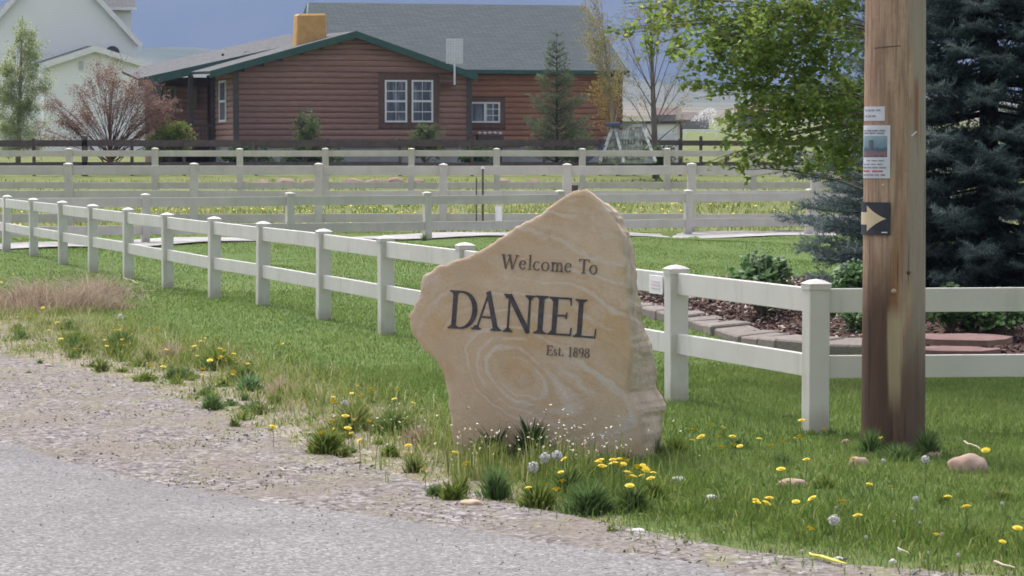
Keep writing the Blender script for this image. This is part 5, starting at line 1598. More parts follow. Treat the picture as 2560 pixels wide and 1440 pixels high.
for px, D_, w, h, lab in ((2375, 26.6, .34, .26, 'low dark plant right beside the pole behind the rails'), (2450, 26.9, .30, .24, 'middle dark green plant between the rails right of the pole'), (2505, 26.4, .24, .20, 'bright edged low plant near the right frame edge')):
    bedshrub(lab, px, 800, D_, w, h, PEONY if px > 2490 else DARKG, 26, .06, 'garden_plant')
bedshrub('tiny green sprout in the mulch left of the pole', 2145, 800, 27.0, .09, .10, PEONY, 20, .05, 'garden_plant')
#==PART5==
# ---------------------------------------------------------------- turf, weeds, flowers
def inside(P, margin=.6):
    """within the view fan plus a margin to each side"""
    return np.abs(P[:, 0]) < .165 * P[:, 1] + margin
def blades(P, h, w, bend, v, azim=None):
    n = len(P)
    a = RNG.random(n) * 2 * math.pi; az = RNG.random(n) * 2 * math.pi if azim is None else azim
    s = np.stack([np.cos(a), np.sin(a), np.zeros(n)], 1) * (w / 2)[:, None]
    l = np.stack([np.cos(az), np.sin(az), np.zeros(n)], 1) * (h * bend)[:, None]
    up = np.zeros((n, 3)); up[:, 2] = h
    m = P + up * .55 + l * .3
    tip = P + up * (1 - .25 * bend[:, None]) + l
    V = np.stack([P - s, P + s, m - s * .75, m + s * .75, tip], 1).reshape(-1, 3)
    b = (np.arange(n) * 5)[:, None]
    T = np.concatenate([b + np.array(q) for q in ((0, 1, 3), (0, 3, 2), (2, 3, 4))], 0)
    vv = np.repeat(v, 5)
    return V, T, vv
LAWN = leafm('lawn_blades', [(0, (.10, .15, .04)), (.45, (.165, .235, .062)), (.8, (.228, .29, .09)), (1, (.36, .35, .17))], .55)
VERGE = leafm('verge_blades', [(0, (.09, .15, .03)), (.4, (.165, .235, .05)), (.7, (.29, .30, .10)), (1, (.48, .42, .27))], .55)
PEONYL = leafm('weed_leaves', [(0, (.08, .14, .035)), (.5, (.15, .22, .06)), (1, (.26, .31, .11))], .5)
DRY = leafm('dry_stems', [(0, (.24, .17, .125)), (.5, (.44, .34, .25)), (1, (.64, .54, .42))], .4, .9)
TUFT = leafm('tuft_blades', [(0, (.07, .125, .04)), (.5, (.135, .215, .07)), (1, (.22, .31, .12))], .55)
def scatter(n, y0, y1, margin=.6, pw=1.0):
    margin += .4
    y = y0 + (y1 - y0) * RNG.random(n) ** pw
    x = (RNG.random(n) * 2 - 1) * (.165 * y + margin)
    return np.stack([x, y], 1)
def lowf(P, s, seed=0.0):
    return np.array([mnoise.noise((x / s, y / s, seed)) for x, y in P])
def onland(P):
    d = np.array([q for q in poly_dist(P, GRASS_EDGE)])
    return d
def drive_mask(P):
    a = np.interp(P[:, 0], [q[0] for q in dl], [q[1] for q in dl]); b_ = np.interp(P[:, 0], [q[0] for q in dl], [q[2] for q in dl])
    return (P[:, 1] > a - .05) & (P[:, 1] < b_ + .05)
bedpoly_f = (fa, ba)
def in_bed(P):
    yf = np.interp(P[:, 0], fa[:, 0], fa[:, 1] - .25); yb = np.interp(P[:, 0], ba[:, 0], ba[:, 1])
    return (P[:, 0] > fa[0, 0] - .1) & (P[:, 1] > yf) & (P[:, 1] < yb)
def lawn(n, y0, y1, h0, h1, w0, pw=1.0):
    P = scatter(n, y0, y1, pw=pw); d = onland(P)
    left = np.clip((P[:, 0] + .3) / .8, 0, 1)
    keep = (d > 1.0 + 1.2 * np.clip(-P[:, 0] / 4, 0, 1) - .8 * left + .3 * RNG.normal(0, 1, n)) & ~drive_mask(P) & ~in_bed(P)
    P = P[keep]; n = len(P)
    lf = lowf(P, 1.6, 4.0) + .5 * lowf(P, .5, 8.0)
    h = RNG.uniform(h0, h1, n) * (1 + .25 * lf); w = np.full(n, w0) * RNG.uniform(.7, 1.3, n)
    v = np.clip(.40 + .34 * lf + .22 * lowf(P, .22, 9.0) + RNG.normal(0, .17, n), 0, 1)
    P3 = np.column_stack([P, zt(P[:, 0], P[:, 1]) - .004])
    return blades(P3, h, w, RNG.uniform(.2, .8, n), v)
def join(parts):
    Vs, Ts, As = [], [], []; n = 0
    for V, T, A_ in parts:
        Vs.append(V); Ts.append(T + n); As.append(A_); n += len(V)
    return np.concatenate(Vs), np.concatenate(Ts), np.concatenate(As)
V, T, A_ = join([lawn(210000, 12.2, 24, .022, .06, .0055), lawn(120000, 22, 38, .022, .042, .008), lawn(80000, 36, 60, .02, .04, .012)])
tag(np_mesh('lawn_grass', V, T, LAWN, attr=A_), kind='stuff')
# pasture beyond the driveway
n = 26000; P = scatter(n, 60, 100, 1.5); P = P[~drive_mask(P)]; n = len(P); lf = lowf(P, 3, 2.0)
past = blades(np.column_stack([P, zt(P[:, 0], P[:, 1])]), RNG.uniform(.05, .16, n), np.full(n, .03), RNG.uniform(.2, .9, n), np.clip(.55 + .35 * lf + RNG.normal(0, .2, n), 0, 1))
tag(np_mesh('pasture_grass', *past[:2], VERGE, attr=past[2]), kind='stuff')
YEL = pm('dandelion_yellow', (.78, .56, .012), (.85, .66, .03), 60, .6, 0)
n = 900; P = scatter(n, 61, 90, 1.0); P = P[~drive_mask(P)]; n = len(P); s = RNG.uniform(.02, .045, n)
C = np.column_stack([P, zt(P[:, 0], P[:, 1]) + RNG.uniform(.08, .16, n)])
V = np.concatenate([C + np.stack([np.cos(a) * s, np.sin(a) * s, RNG.normal(0, .008, n)], 1) for a in np.linspace(0, 2 * math.pi, 6)[:-1]], 0)
T = np.concatenate([np.stack([np.arange(n), np.arange(n) + k * n, np.arange(n) + (k + 1) * n], 1) for k in (1, 2, 3)], 0)
tag(np_mesh('pasture_dandelions', V, T, YEL), kind='stuff')

# rough verge: sparse yellow-green and dry blades
n = 230000; P = scatter(n, 12.2, 33, 1.0, .9); d = onland(P)
lf = lowf(P, .55, 1.0) + .6 * lowf(P, .18, 3.0)
left = np.clip((P[:, 0] + .3) / .8, 0, 1)
lim = 1.35 - .1 * left + 1.2 * np.clip(-P[:, 0] / 4, 0, 1)
dens = np.clip((d + .12) / .3, 0, 1) * np.clip((lim - d) / .5, 0, 1)
near = np.clip(1 - (d - .0) / .45, 0, 1) * (1 - .4 * left)
keep = RNG.random(n) < dens * np.clip(.42 + 1.1 * lf - .30 * near + .58 * left, 0.05, 1)
P, d, lf, left = P[keep], d[keep], lf[keep], left[keep]; n = len(P)
h = RNG.uniform(.03, .11, n) * (1 + .7 * np.clip(lf, -.6, 1)) * np.clip(.5 + d * 1.2, .45, 1.4)
v = np.clip(.66 - .3 * lf - .34 * left + RNG.normal(0, .22, n), 0, 1)
vg = blades(np.column_stack([P, np.full(n, -.004)]), h, RNG.uniform(.004, .008, n), RNG.uniform(.3, 1.1, n), v)
tag(np_mesh('verge_weeds', *vg[:2], VERGE, attr=vg[2]), kind='stuff')
# low broad leaves of plantain and clover in patches through the weeds
n = 60000; P = scatter(n, 12.2, 32, 1.0, .9); d = onland(P)
lf = lowf(P * [1, .6], .42, 31.0) + .5 * lowf(P, .15, 33.0); left = np.clip((P[:, 0] + .3) / .8, 0, 1)
lim = 1.5 + 1.2 * np.clip(-P[:, 0] / 4, 0, 1)
keep = (d > -.05) & (d < lim) & (RNG.random(n) < np.clip(1.5 * lf + .05, 0, 1)); P, lf = P[keep], lf[keep]; n = len(P)
V, T, A_ = leaf_cloud(np.column_stack([P, RNG.random(n) * (.03 + .07 * np.clip(lf, 0, 1))]), RNG.uniform(.018, .045, n), np.clip(.5 + .3 * lowf(P, .3, 40.0) + RNG.normal(0, .2, n), 0, 1), .6, .3, .55)
tag(np_mesh('verge_leaves', V, T, PEONYL, attr=A_), kind='stuff')
# stray blades and straw on the gravel
n = 60000; P = scatter(n, 12.2, 26, 1.0); d = onland(P)
lf = lowf(P * [1, .55], .5, 11.0) + .5 * lowf(P, .16, 5.0)
keep = (d < .25) & (d > -1.3) & (RNG.random(n) < np.clip(.30 + 1.3 * lf + d * .3, 0, 1)); P = P[keep]; n = len(P)
st = blades(np.column_stack([P, np.full(n, .0)]), RNG.uniform(.008, .028, n), RNG.uniform(.004, .007, n), RNG.uniform(.6, 1.6, n), np.clip(RNG.normal(.68, .2, n), 0, 1))
tag(np_mesh('gravel_straw', *st[:2], VERGE, attr=st[2]), kind='stuff')

# pebbles on the shoulder
n = 16000; P = scatter(n, 11.8, 24, .8); d = onland(P); dr = poly_dist(P, ROAD_EDGE)
keep = (d < .25) & (dr > .02) & (RNG.random(n) < np.where(d < 0, 1.0, .35) * np.clip(.75 + .6 * lowf(P, .4, 21.0), .25, 1)); P = P[keep]; n = len(P)
C = np.column_stack([P, np.full(n, .008)])
V, T = chips(C, .004, .013, .8, .25)
bg = RNG.random(n) < .03; V = V.reshape(n, 6, 3); V[bg] = C[bg][:, None] + (V[bg] - C[bg][:, None]) * 1.9; V = V.reshape(-1, 3)
t = NT('gravel_pebbles'); t.done(t.ramp(t.attr(), [(0, (.09, .08, .075)), (.3, (.21, .19, .175)), (.75, (.34, .315, .295)), (1, (.62, .59, .56))]), .9, .2)
tag(np_mesh('gravel_pebbles', V, T, t.m, attr=np.repeat(RNG.random(n) ** 1.15, 6)), kind='stuff')
# a scatter of loose grit on the asphalt
n = 3500; P = scatter(n, 10.5, 19, .6); dr = poly_dist(P, ROAD_EDGE); P = P[(dr < .0) & (RNG.random(n) < np.exp(dr / .9) + .1)]; n = len(P)
V, T = chips(np.column_stack([P, .026 + 0 * P[:, 0] + .01 * np.minimum(3, np.abs(poly_dist(P, ROAD_EDGE)))]), .003, .008, .8, .3)
tag(np_mesh('road_grit', V, T, t.m, attr=np.repeat(RNG.random(n), 6)), kind='stuff')

# stones one can pick out
def stone(px, py, wpx, hpx, mat, label, name='stone', zf=.0, seed=0, group='loose stones in the verge'):
    q = gnd(px, py + hpx * .5, 0.0); s = F / q.y * 1.0
    w, h = wpx / s / 2, hpx / s / 2 * 1.15
    bm = bmesh.new(); bmesh.ops.create_icosphere(bm, subdivisions=3, radius=1)
    for v_ in bm.verts:
        k = 1 + .22 * mnoise.noise(v_.co * 1.3 + Vector((seed * 3.1, 0, 0))) + .06 * mnoise.noise(v_.co * 4 + Vector((seed, 5, 0)))
        v_.co = Vector((v_.co.x * w * k, v_.co.y * w * .75 * k, v_.co.z * h * 1.25 * k))
    me = bpy.data.meshes.new(name); bm.to_mesh(me); bm.free(); me.materials.append(mat)
    me.polygons.foreach_set('use_smooth', [True] * len(me.polygons))
    o = bpy.data.objects.new(name, me); link(o); o.location = q + Vector((0, w * .5, h * .3 + zf))
    o.rotation_euler.z = random.uniform(-.3, .3)
    return tag(o, label, 'stone', group)
PINK = pm('pink_granite', (.40, .27, .205), (.52, .37, .29), 14, .85, .5, .006)
WHITE = pm('pale_stone', (.62, .59, .55), (.74, .71, .68), 14, .85, .4, .005)
TANS = pm('tan_stone', (.46, .35, .23), (.58, .45, .31), 14, .85, .4, .005)
stone(2425, 1160, 104, 46, PINK, 'largest pinkish rounded stone right of the pole base', zf=.01, seed=1)
stone(1985, 1206, 76, 22, PINK, 'flat pinkish stone in the grass left of the pole', seed=2)
stone(2148, 1152, 56, 26, PINK, 'pinkish stone at the left foot of the pole', seed=3)
stone(2116, 1104, 26, 14, PINK, 'small pink stone behind the left foot of the pole', seed=4)
stone(2335, 1136, 44, 18, PINK, 'pinkish stone at the right foot of the pole', seed=5)
stone(1695, 1198, 42, 15, WHITE, 'white flat stone in the grass just right of the rock', seed=6)
stone(1594, 1326, 40, 12, WHITE, 'white flat stone at the gravel edge below the rock', seed=7)
stone(1175, 1256, 58, 16, TANS, 'tan flat stone at the gravel edge left below the rock', seed=8)
stone(1780, 1243, 36, 16, WHITE, 'whitish chip stone in the bare patch right of the rock', seed=9)
stone(1792, 1274, 30, 10, WHITE, 'flat pale chip in front of the bare patch', seed=10)
stone(301, 792, 17, 15, WHITE, 'round white stone at the edge of the dry weeds', seed=11)
stone(118, 777, 18, 10, WHITE, 'small white stone in the middle of the dry weeds', seed=12)
stone(45, 794, 18, 6, WHITE, 'small flat white stone at the far left of the weeds', seed=13)
stone(120, 913, 22, 9, TANS, 'tan stone at the left gravel edge', seed=14)
stone(283, 964, 12, 5, WHITE, 'tiny white stone on the left gravel', seed=15)
stone(2232, 1403, 22, 14, WHITE, 'pale rounded stone at the lower right gravel edge', seed=16)
stone(2098, 1396, 30, 10, WHITE, 'flat pale stone beside the yellow streak', seed=17)
stone(1230, 1100, 14, 10, WHITE, 'small whitish stone left of the rock base', seed=18)
BLACK = pm('black_rubber', (.015, .015, .018), (.03, .03, .035), 20, .6, .3)
stone(610, 1246, 24, 9, BLACK, 'black scrap of rubber at the asphalt edge', name='rubber_scrap', seed=20, group=None)
stone(1970, 1038, 26, 9, BLACK, 'black scrap lying on the lawn left of the corner post', name='dark_scrap', seed=21, group=None)
stone(1130, 1079, 26, 9, BLACK, 'dark scrap at the left foot of the rock', name='dark_scrap', seed=22, group=None)
# yellow streak on the gravel
a, b_ = gnd(2020, 1398), gnd(2112, 1426)
mb = MB(); pts_ = [a.lerp(b_, i / 6) + Vector((random.uniform(-.01, .01), random.uniform(-.01, .01), .026)) for i in range(7)]
mb.tube(pts_, [.003, .006, .009, .008, .009, .006, .003], 6)
tag(mb.build('yellow_rope', pm('yellow_fibre', (.62, .55, .09), (.72, .66, .2), 40, .8, .3), origin=a), 'short yellow frayed rope lying at the gravel edge lower right', 'rope')
# white sticks
def stick(pa, pb, r_, label, mat=None):
    a, b_ = gnd(*pa), gnd(*pb); d = b_ - a
    pts_ = [a + d * (i / 4) + Vector((random.uniform(-.01, .01), 0, .02 + r_ + random.uniform(0, .012))) for i in range(5)]
    tag(MB().tube(pts_, [r_, r_, r_ * .9, r_ * .8, r_ * .5], 5).build('dry_twig', mat or M['straw'], origin=a), label, 'twig', 'dry twigs on the ground')
M['straw'] = pm('bleached_straw', (.50, .42, .31), (.60, .52, .40), 20, .9, 0)
stick((695, 1185), (752, 1199), .005, 'bleached twig lying on the left gravel')
stick((310, 700), (345, 715), .006, 'bleached twig on the lawn under the left fence')
stick((2410, 1118), (2452, 1138), .006, 'curved bleached twig above the largest pink stone')
stick((2480, 1420), (2540, 1438), .005, 'bleached twig at the lower right corner')
stick((2240, 1391), (2275, 1402), .004, 'short bleached twig beside the rounded gravel stone')

# dry weed pile on the left
wb = gnd(120, 770)
wd = thing('dry_weeds', 'tangle of dry brownish weed stems at the left edge of the lawn', 'weeds', wb)
n = 2400
cx = RNG.normal(0, 1, n) * .30; cx = np.clip(cx, -.8, .75)
gx0 = gnd(95, 775)
P = np.column_stack([gx0.x + RNG.normal(0, .42, n), gx0.y + RNG.normal(0, .55, n), np.zeros(n)])
P2_ = np.column_stack([gnd(250, 745).x + RNG.normal(0, .16, n // 2), gnd(250, 745).y + RNG.normal(0, .4, n // 2), np.zeros(n // 2)])
P = np.concatenate([P, P2_])
for cx_, cy_, s_ in ((-.42, .2, .12), (-.1, -.3, .10), (.12, .25, .13), (.42, -.1, .10), (.7, .3, .12), (-.7, -.2, .14), (.3, -.5, .08)):
    P = np.concatenate([P, np.column_stack([gx0.x + cx_ + RNG.normal(0, s_, 500), gx0.y + cy_ + RNG.normal(0, s_ * 1.6, 500), np.zeros(500)])])
n = len(P)
h = RNG.uniform(.06, .50, n) * np.clip(.55 + .9 * lowf(P[:, :2], .22, 13.0), .12, 1.1) * np.exp(-((P[:, 0] - gx0.x) / .85) ** 2) + .04
Vd, Td, Ad = blades(P, h, RNG.uniform(.005, .010, n), RNG.uniform(.3, 1.6, n), np.clip(RNG.normal(.5, .25, n), 0, 1))
np_mesh('stems', Vd, Td, DRY, wd, attr=Ad)['kind'] = 'stuff'
mb = MB()
for i in range(120):
    x = gx0.x + random.gauss(.1, .45); y = gx0.y + random.gauss(0, .3); a = random.uniform(-1.2, 1.2); L_ = random.uniform(.3, .8)
    p0 = Vector((x, y, .02)); e = p0 + Vector((math.sin(a) * L_, random.uniform(-.15, .15), abs(math.cos(a)) * L_ * .55))
    mb.tube(bez(p0, p0.lerp(e, .5) + Vector((0, 0, .1)), e, 4), [.004, .004, .003, .003, .002], 4, cap=False)
for pa, pb in (((50, 735), (270, 728)), ((210, 770), (290, 690)), ((235, 720), (285, 655))):
    p0 = at(*pa, gx0.y); e = at(*pb, gx0.y + .1)
    mb.tube(bez(p0, p0.lerp(e, .5) + Vector((0, 0, .03)), e, 6), .004, 4, cap=False)
mb.build('long_stems', M['straw'], wd)

# grass tufts and broad weeds
def spot(px, py):
    for lim_, s_ in ((130, 'at the far left below the dry weeds'), (240, 'below the middle of the dry weeds'), (420, 'in the group past the dry weeds'), (530, 'left of the left dandelion cluster'), (650, 'inside the left dandelion cluster'), (780, 'between left cluster and bushy weed'), (870, 'beside the bushy weed'), (960, 'right of the bushy weed'), (1140, 'close to the left edge of the rock'), (1300, 'before the left half of the rock'), (1430, 'before the middle of the rock'), (1560, 'over the biggest tuft before the rock'), (1660, 'before the rock corner at right'), (1780, 'in the grass right beside the rock'), (1900, 'half way from rock to corner post'), (2080, 'around the foot of the corner post'), (2240, 'left before the pole foot'), (2400, 'right before the pole foot'), (9999, 'at the right frame edge')):
        if px < lim_:
            break
    y0 = np.interp(px, [0, 330, 560, 740, 1050, 1400, 1700, 2560], [830, 880, 920, 1000, 1090, 1165, 1180, 1230])
    return s_ + (', rear row' if py < y0 else ', front row')
def tuft(label, px, py, wpx, hpx, n, mat=None, name='grass_tuft', bw=.007, broad=False):
    q = gnd(px, py); s = F / q.y
    w, h = wpx / s / 2, hpx / s
    o = thing(name, label, 'grass tuft' if not broad else 'weed', q, 'tufts along the verge')
    n = int(n * 1.25); th = RNG.random(n) * 2 * math.pi; rr = np.abs(RNG.normal(0, .62, n))
    P = np.column_stack([q.x + np.cos(th) * rr * w * .55, q.y + np.sin(th) * rr * w * .55, np.full(n, -.005)])
    hh = h * RNG.uniform(.35, 1.1, n) * np.clip(1 - .45 * rr, .15, 1)
    v = np.clip(RNG.normal(.5, .24, n), 0, 1)
    V, T, A__ = blades(P, hh, RNG.uniform(.7, 1.4, n) * bw, .25 + rr * RNG.uniform(.4, 1.0, n) * min(1.4, w / h * 1.0), v, azim=th + RNG.normal(0, .5, n))
    np_mesh('blades', V, T, mat or TUFT, o, attr=A__)['kind'] = 'stuff'
    return o
tuft('round bright green grass tuft alone on the left verge', 530, 1022, 84, 52, 420)
tuft('small green tuft right below the lone round tuft', 587, 1068, 40, 34, 160, VERGE)
tuft('bushy green weed with dandelions above it left of the rock', 815, 1135, 120, 82, 480, LIME, 'broad_weed', .016, True)
tuft('leafy green weed beside the dandelion cluster on the left verge', 625, 978, 90, 58, 330, PEONY, 'broad_weed', .014, True)
tuft('small dark blue-green tuft at the gravel edge left of the rock front', 1088, 1240, 62, 46, 260, TUFT)
tuft('tall grassy tuft at the left front of the rock', 1240, 1245, 110, 105, 520)
tuft('yellow-green tuft between the two tufts left of the rock front', 1150, 1235, 60, 70, 220, VERGE)
tuft('biggest dark green tuft in front of the rock', 1472, 1282, 168, 100, 1100, TUFT)
tuft('greenish tuft right of the biggest tuft under the dandelions', 1590, 1262, 92, 70, 320, LIME)
tuft('broad leaved upright plant right in front of the rock face', 1330, 1150, 120, 118, 230, DARKG, 'broad_weed', .018, True)
tuft('arching broad blades at the left of the rock face', 1240, 1140, 150, 100, 60, DARKG, 'broad_weed', .016, True)
tuft('wispy green weed clump at the left foot of the rock', 1035, 1180, 80, 62, 240, VERGE)
tuft('green weed among the left dandelions beside the dry weeds', 190, 875, 70, 45, 260, TUFT)
tuft('leafy green clump under the left dandelion group', 295, 890, 110, 50, 420, LIME)
tuft('low green clump left of the lone round tuft', 350, 915, 120, 30, 300, VERGE)
tuft('small green tuft on the left gravel', 100, 910, 26, 18, 70)
tuft('grey-green small tuft lower on the left gravel', 72, 935, 28, 14, 60, TUFT)
tuft('dark green clump at the right foot of the rock', 1640, 1140, 44, 58, 160, TUFT)
tuft('leafy green clump beside the right foot of the rock', 1690, 1130, 90, 54, 330, LIME)
tuft('green clump with dandelions between the rock and the corner post', 1845, 1120, 120, 42, 330, TUFT)
tuft('tall grass growing against the left side of the pole base', 2178, 1138, 90, 84, 380)
tuft('tall grass growing against the right side of the pole base', 2318, 1142, 96, 88, 400)
tuft('short grass hiding the front of the pole base', 2245, 1150, 170, 58, 520, TUFT)
tuft('bright grass tuft at the foot of the second driveway post', 1060, 602, 34, 26, 90)
tuft('small tuft on the gravel below the biggest tuft', 1528, 1330, 44, 26, 110, VERGE)
tuft('yellowish weed clump on the lower right verge', 2000, 1350, 90, 40, 260, VERGE)
tuft('green clump in the lower right corner grass', 2440, 1350, 130, 46, 360, LIME)
tuft('dark weed tuft with dandelions on the upper left verge', 545, 880, 80, 40, 220, TUFT)
for lab_, px, py, w_, h_, n_, m_, b_ in (
    ('wide leafy weed patch under the left dandelion cluster', 545, 925, 150, 66, 420, LIME, .015), ('leafy weed patch at the right end of the left cluster', 610, 955, 120, 60, 360, PEONYL, .014),
    ('leafy patch among the dandelions past the dry weeds', 300, 872, 130, 58, 380, PEONYL, .015), ('leafy patch below the dry weeds at the far left', 190, 868, 120, 52, 320, LIME, .014),
    ('tall ragged weed patch behind the bushy weed', 880, 1075, 170, 88, 460, VERGE, .010), ('pale ragged weed patch left of the rock edge', 985, 1085, 150, 84, 420, PEONYL, .011),
    ('reddish dry weed stalks between the left clusters', 430, 900, 150, 62, 200, DRY, .006), ('dry tan weed stalks past the left cluster', 700, 985, 140, 60, 190, DRY, .006), ('dry tan weed stalks left of the rock edge', 1040, 1110, 130, 74, 190, DRY, .006),
    ('lime green clump between the tall tuft and the biggest tuft', 1345, 1268, 120, 88, 420, LIME, .013), ('ragged green clump right behind the biggest tuft', 1420, 1235, 110, 92, 380, PEONYL, .012), ('leafy clump below the dense dandelion patch', 1580, 1278, 120, 84, 440, PEONYL, .014),
    ('green clump at the rock corner under the dandelions', 1630, 1250, 90, 66, 320, LIME, .012), ('low green clump left of the tall tuft', 1130, 1248, 90, 60, 300, LIME, .012), ('tan dry stalks rising before the rock face', 1440, 1165, 260, 96, 330, DRY, .005), ('green stalks rising before the left rock face', 1215, 1160, 190, 92, 260, VERGE, .006)):
    tuft(lab_, px, py, w_, h_, n_, m_, 'weed_patch', b_, True)
for k in range(46):
    px = random.uniform(20, 1100); yb_ = np.interp(px, [0, 330, 560, 740, 1050], [870, 935, 1020, 1095, 1195]); py = yb_ - abs(random.gauss(0, 60)) + 8
    ww_, hh_ = random.uniform(40, 110), random.uniform(16, 44); mt_ = random.choice((VERGE, LIME, TUFT, VERGE, PEONYL))
    lk_ = ('taller ' if hh_ > 30 else 'low ') + {'verge_blades': 'yellowish green', 'yellow_green_leaves': 'lime green', 'tuft_blades': 'plain green', 'weed_leaves': 'leafy green'}[mt_.name] + ' weed clump '
    o = tuft(lk_ + spot(px, py), px, py, ww_, hh_, random.choice((70, 120, 180)), mt_, bw=random.choice((.006, .009, .014)))
    o['group'] = 'small weed clumps in the verge'
for k, (px, py) in enumerate(((760, 1000), (900, 1040), (980, 1060), (690, 1010), (450, 945), (640, 1030), (2250, 1320), (1880, 1300), (1760, 1190), (2120, 1290), (2360, 1260), (1950, 1160), (2500, 1250), (2060, 1220))):
    side = 'left of the rock' if px < 1300 else 'right of the rock'
    o = tuft(('yellowish green', 'lime green', 'plain green')[k % 3] + ' wide weed clump ' + spot(px, py), px, py, random.uniform(60, 110), random.uniform(28, 48), 200, [VERGE, LIME, TUFT][k % 3])
    o['group'] = 'small weed clumps in the verge'

# dandelions
STEM = pm('flower_stem', (.10, .15, .05), (.16, .18, .08), 20, .7, 0)
def flower_mesh():
    mb = MB(); r_ = .026; k = 14
    for lay, (rr, z, dz) in enumerate(((1.0, 0, .004), (.72, .005, .006), (.4, .009, .005))):
        n0 = []
        for i in range(k):
            a = 2 * math.pi * (i + .5 * lay) / k; b_ = a + math.pi / k
            n0 += [(math.cos(a) * r_ * rr, math.sin(a) * r_ * rr, z + dz), (math.cos(b_) * r_ * rr * .78, math.sin(b_) * r_ * rr * .78, z + dz * .7)]
        mb.add([(0, 0, z + .002)] + n0, [(0, 1 + j, 1 + (j + 1) % (2 * k)) for j in range(2 * k)])
    mb.tube([(0, 0, -.012), (0, 0, .002)], [.005, .010], 6)
    o = mb.build('flower_head', YEL); me = o.data; bpy.data.objects.remove(o); return me
def stem_mesh():
    mb = MB(); mb.tube([(0, 0, -.02), (.004, .002, .5), (0, 0, 1)], [.0022, .002, .002], 4, cap=False)
    o = mb.build('stem', STEM); me = o.data; bpy.data.objects.remove(o); return me
FUZZ = pm('seed_fluff', (.62, .60, .56), (.74, .73, .70), 90, .9, .4, .004)
def puff_mesh():
    bm = bmesh.new(); bmesh.ops.create_icosphere(bm, subdivisions=2, radius=.024)
    me = bpy.data.meshes.new('seed_head'); 
    fv = [v_.co.copy() for v_ in bm.verts]; bm.free()
    mb = MB()
    rnd_ = random.Random(3)
    for p in fv * 2:
        d = (p + Vector((rnd_.gauss(0, .004), rnd_.gauss(0, .004), rnd_.gauss(0, .004)))).normalized(); s = d.orthogonal().normalized(); w = d.cross(s)
        c = d * .023 * rnd_.uniform(.85, 1.1)
        mb.add([c * .15, c + s * .0065, c - s * .0065], [(0, 1, 2)]); mb.add([c + s * .005, c + w * .005, c - s * .005, c - w * .005], [(0, 1, 2, 3)])
    o = mb.build('seed_head', FUZZ); me = o.data; bpy.data.objects.remove(o); return me
FM, SM, PM_ = flower_mesh(), stem_mesh(), puff_mesh()
def flower(px, py, h, label, group, kind='dandelion', scale=1.0, Dy=None):
    # the head is seen at the pixel, h above the ground
    q = gnd(px, py, h); o = thing(kind, label, 'flower', (q.x, q.y, 0), group)
    hd = bpy.data.objects.new('flower_head' if kind == 'dandelion' else 'seed_head', FM if kind == 'dandelion' else PM_); link(hd, o)
    lx, ly = random.gauss(0, .012), random.gauss(0, .012)
    hd.location = (lx, ly, h); hd.scale = (scale, scale, scale * (.65 if kind == 'dandelion' else 1))
    hd.rotation_euler = (random.gauss(.12, .18), random.gauss(0, .2), random.uniform(0, 6))
    st = bpy.data.objects.new('stem', SM); link(st, o); st.scale = (1, 1, h)
    st.rotation_euler = (0, 0, 0); st.location = (lx, ly, 0)
    return o
def rflowers(pts_, label, group, hr=(.08, .16), kind='dandelion', sc=(.65, 1.05)):
    for (px, py) in pts_:
        k_ = random.uniform(*sc)
        lab = label
        if kind == 'dandelion': group = 'yellow dandelions in the verge'; lab = ('wide open yellow dandelion ' if k_ > .86 else 'small yellow dandelion ') + spot(px, py)
        flower(px, py, random.uniform(*hr), lab, group, kind, k_)
rflowers(((1488, 1156), (1504, 1152), (1496, 1164), (1530, 1150), (1540, 1158), (1552, 1148), (1563, 1146), (1575, 1152), (1516, 1168), (1545, 1166), (1560, 1160), (1585, 1168), (1598, 1170), (1610, 1163), (1620, 1172), (1632, 1182), (1568, 1180), (1590, 1190), (1572, 1193), (1603, 1188), (1622, 1196), (1565, 1215)), 'yellow dandelion in the dense patch at the lower right of the rock', 'dandelion patch at the rock', (.13, .22))
rflowers(((1330, 1220), (1395, 1222), (1394, 1182), (1405, 1203), (1410, 1148), (1320, 1160)), 'yellow dandelion in front of the rock left of the biggest tuft', 'dandelions in front of the rock', (.10, .16))
rflowers(((505, 853), (513, 846), (547, 845), (480, 865), (475, 875), (482, 866), (415, 875), (550, 872), (562, 877), (535, 895), (545, 897), (560, 892), (575, 890), (582, 885), (586, 897), (605, 905), (530, 901), (582, 936), (590, 930), (505, 922), (505, 938), (490, 890), (618, 910), (560, 902)), 'yellow dandelion in the upper left cluster by the green weed', 'dandelion cluster on the left verge', (.08, .15))
rflowers(((258, 820), (282, 826), (300, 825), (318, 820), (325, 831), (250, 834), (258, 850), (305, 849), (260, 865), (297, 863), (375, 825), (388, 826), (150, 848), (190, 872), (142, 806), (158, 818), (125, 825), (72, 793), (105, 770), (10, 692), (30, 686), (5, 706), (382, 914), (408, 917)), 'yellow dandelion on the far left verge below the dry weeds', 'dandelions on the far left verge', (.07, .13))
rflowers(((835, 992), (832, 1004), (875, 984), (902, 990), (925, 974), (900, 965), (985, 998), (995, 975), (1035, 1008), (865, 1040), (880, 1050), (835, 1054), (840, 1073), (868, 1070), (800, 1082), (886, 1084), (908, 1102), (687, 1068), (710, 860), (700, 862), (720, 858), (1018, 1114), (1022, 1130), (1135, 1132), (1015, 1052), (930, 1053), (1070, 1173), (1150, 1160)), 'yellow dandelion in the weeds left of the rock', 'dandelions left of the rock', (.08, .16))
rflowers(((1770, 1058), (1725, 1076), (1810, 1070), (1745, 1093), (1735, 1100), (1790, 1090), (1833, 1092), (1890, 1098), (1858, 1115), (1840, 1112), (1920, 1114), (1955, 1104), (1990, 1092), (1805, 1118), (1975, 1096), (2060, 1073), (2015, 1051)), 'yellow dandelion between the rock and the corner post', 'dandelions right of the rock', (.08, .15))
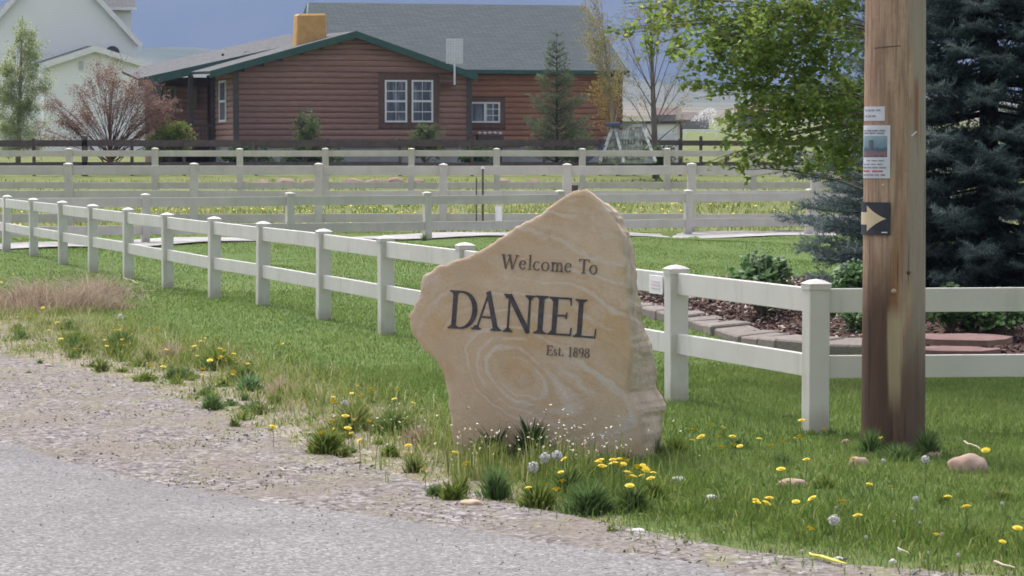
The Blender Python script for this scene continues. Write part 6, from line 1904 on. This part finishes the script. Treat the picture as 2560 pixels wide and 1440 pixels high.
rflowers(((2160, 1211), (2220, 1218), (2130, 1147), (2195, 1095), (2008, 1149), (1960, 1173), (1928, 1246), (1890, 1250), (1888, 1258), (1980, 1255), (2043, 1247), (2095, 1255), (1925, 1257), (2153, 1290), (2375, 1242), (2427, 1267), (2470, 1125), (2337, 1337), (2555, 1320), (2020, 1323), (2507, 1355)), 'yellow dandelion in the grass around the pole base', 'dandelions by the pole', (.08, .15))
for (px, py, s_, lab) in ((1332, 1168, 1.15, 'lowest of three white dandelion clocks before the rock'), (1365, 1145, 1.1, 'middle white dandelion clock of three before the rock'), (1390, 1138, 1.1, 'right white dandelion clock of three before the rock'), (870, 1010, 1.0, 'white dandelion clock among the weeds left of the rock'), (2090, 1300, 1.0, 'white dandelion clock on the lower right verge'), (2313, 1150, 1.0, 'white dandelion clock at the right foot of the pole'), (2291, 1249, .6, 'small white dandelion clock on the grass right below the pole'), (2212, 1152, .5, 'small white bud head just left below the pole')):
    flower(px, py, .15 if s_ > .7 else .09, lab, None, 'dandelion_clock', s_)
rflowers([(random.uniform(1900, 2550), random.uniform(1250, 1390)) for _ in range(11)], 'little white seed head scattered in the lower right grass', 'little seed heads lower right', (.05, .10), 'dandelion_clock', (.22, .36))
# small white blossoms round the foot of the rock
n = 170
px_ = np.concatenate([RNG.normal(1420, 105, n), RNG.normal(980, 90, 70), RNG.uniform(1130, 1250, 40)]); py_ = np.concatenate([RNG.normal(1098, 34, n), RNG.normal(1030, 40, 70), RNG.uniform(1070, 1150, 40)])
ok = (py_ < 1165) & (py_ > 985); px_, py_ = px_[ok], py_[ok]; n = len(px_)
ctr, stv, stt = [], [], []
for a, b_ in zip(px_, py_):
    Dn = 16.05 + random.uniform(-.22, .22) if a > 1120 else gnd(a, b_, .12).y
    q = at(a, b_, Dn); ctr.append(q)
ctr = np.array(ctr); ctr[:, 2] = np.clip(ctr[:, 2], .03, .45)
s = RNG.uniform(.004, .008, n)
V = np.concatenate([ctr + np.stack([np.cos(a) * s, np.sin(a) * s, RNG.normal(0, .004, n)], 1) for a in np.linspace(0, 2 * math.pi, 7)[:-1]], 0)
T = np.concatenate([np.stack([np.arange(n), np.arange(n) + k * n, np.arange(n) + (k + 1) * n], 1) for k in (1, 2, 3, 4)], 0)
tag(np_mesh('white_blossoms', V, T, pm('cream_petals', (.58, .50, .36), (.68, .61, .48), 30, .8, 0)), kind='stuff')
P = ctr.copy(); hh = P[:, 2].copy(); P[:, 2] = 0
P = np.repeat(P, 4, 0) + RNG.normal(0, .02, (4 * n, 3)) * [1, 1, 0]; hh = np.repeat(hh, 4) * RNG.uniform(.4, 1.0, 4 * n)
bl = blades(P, hh, np.full(4 * n, .006), RNG.uniform(0, .25, 4 * n), np.clip(RNG.normal(.5, .25, 4 * n), 0, 1))
tag(np_mesh('blossom_stalks', *bl[:2], VERGE, attr=bl[2]), kind='stuff')
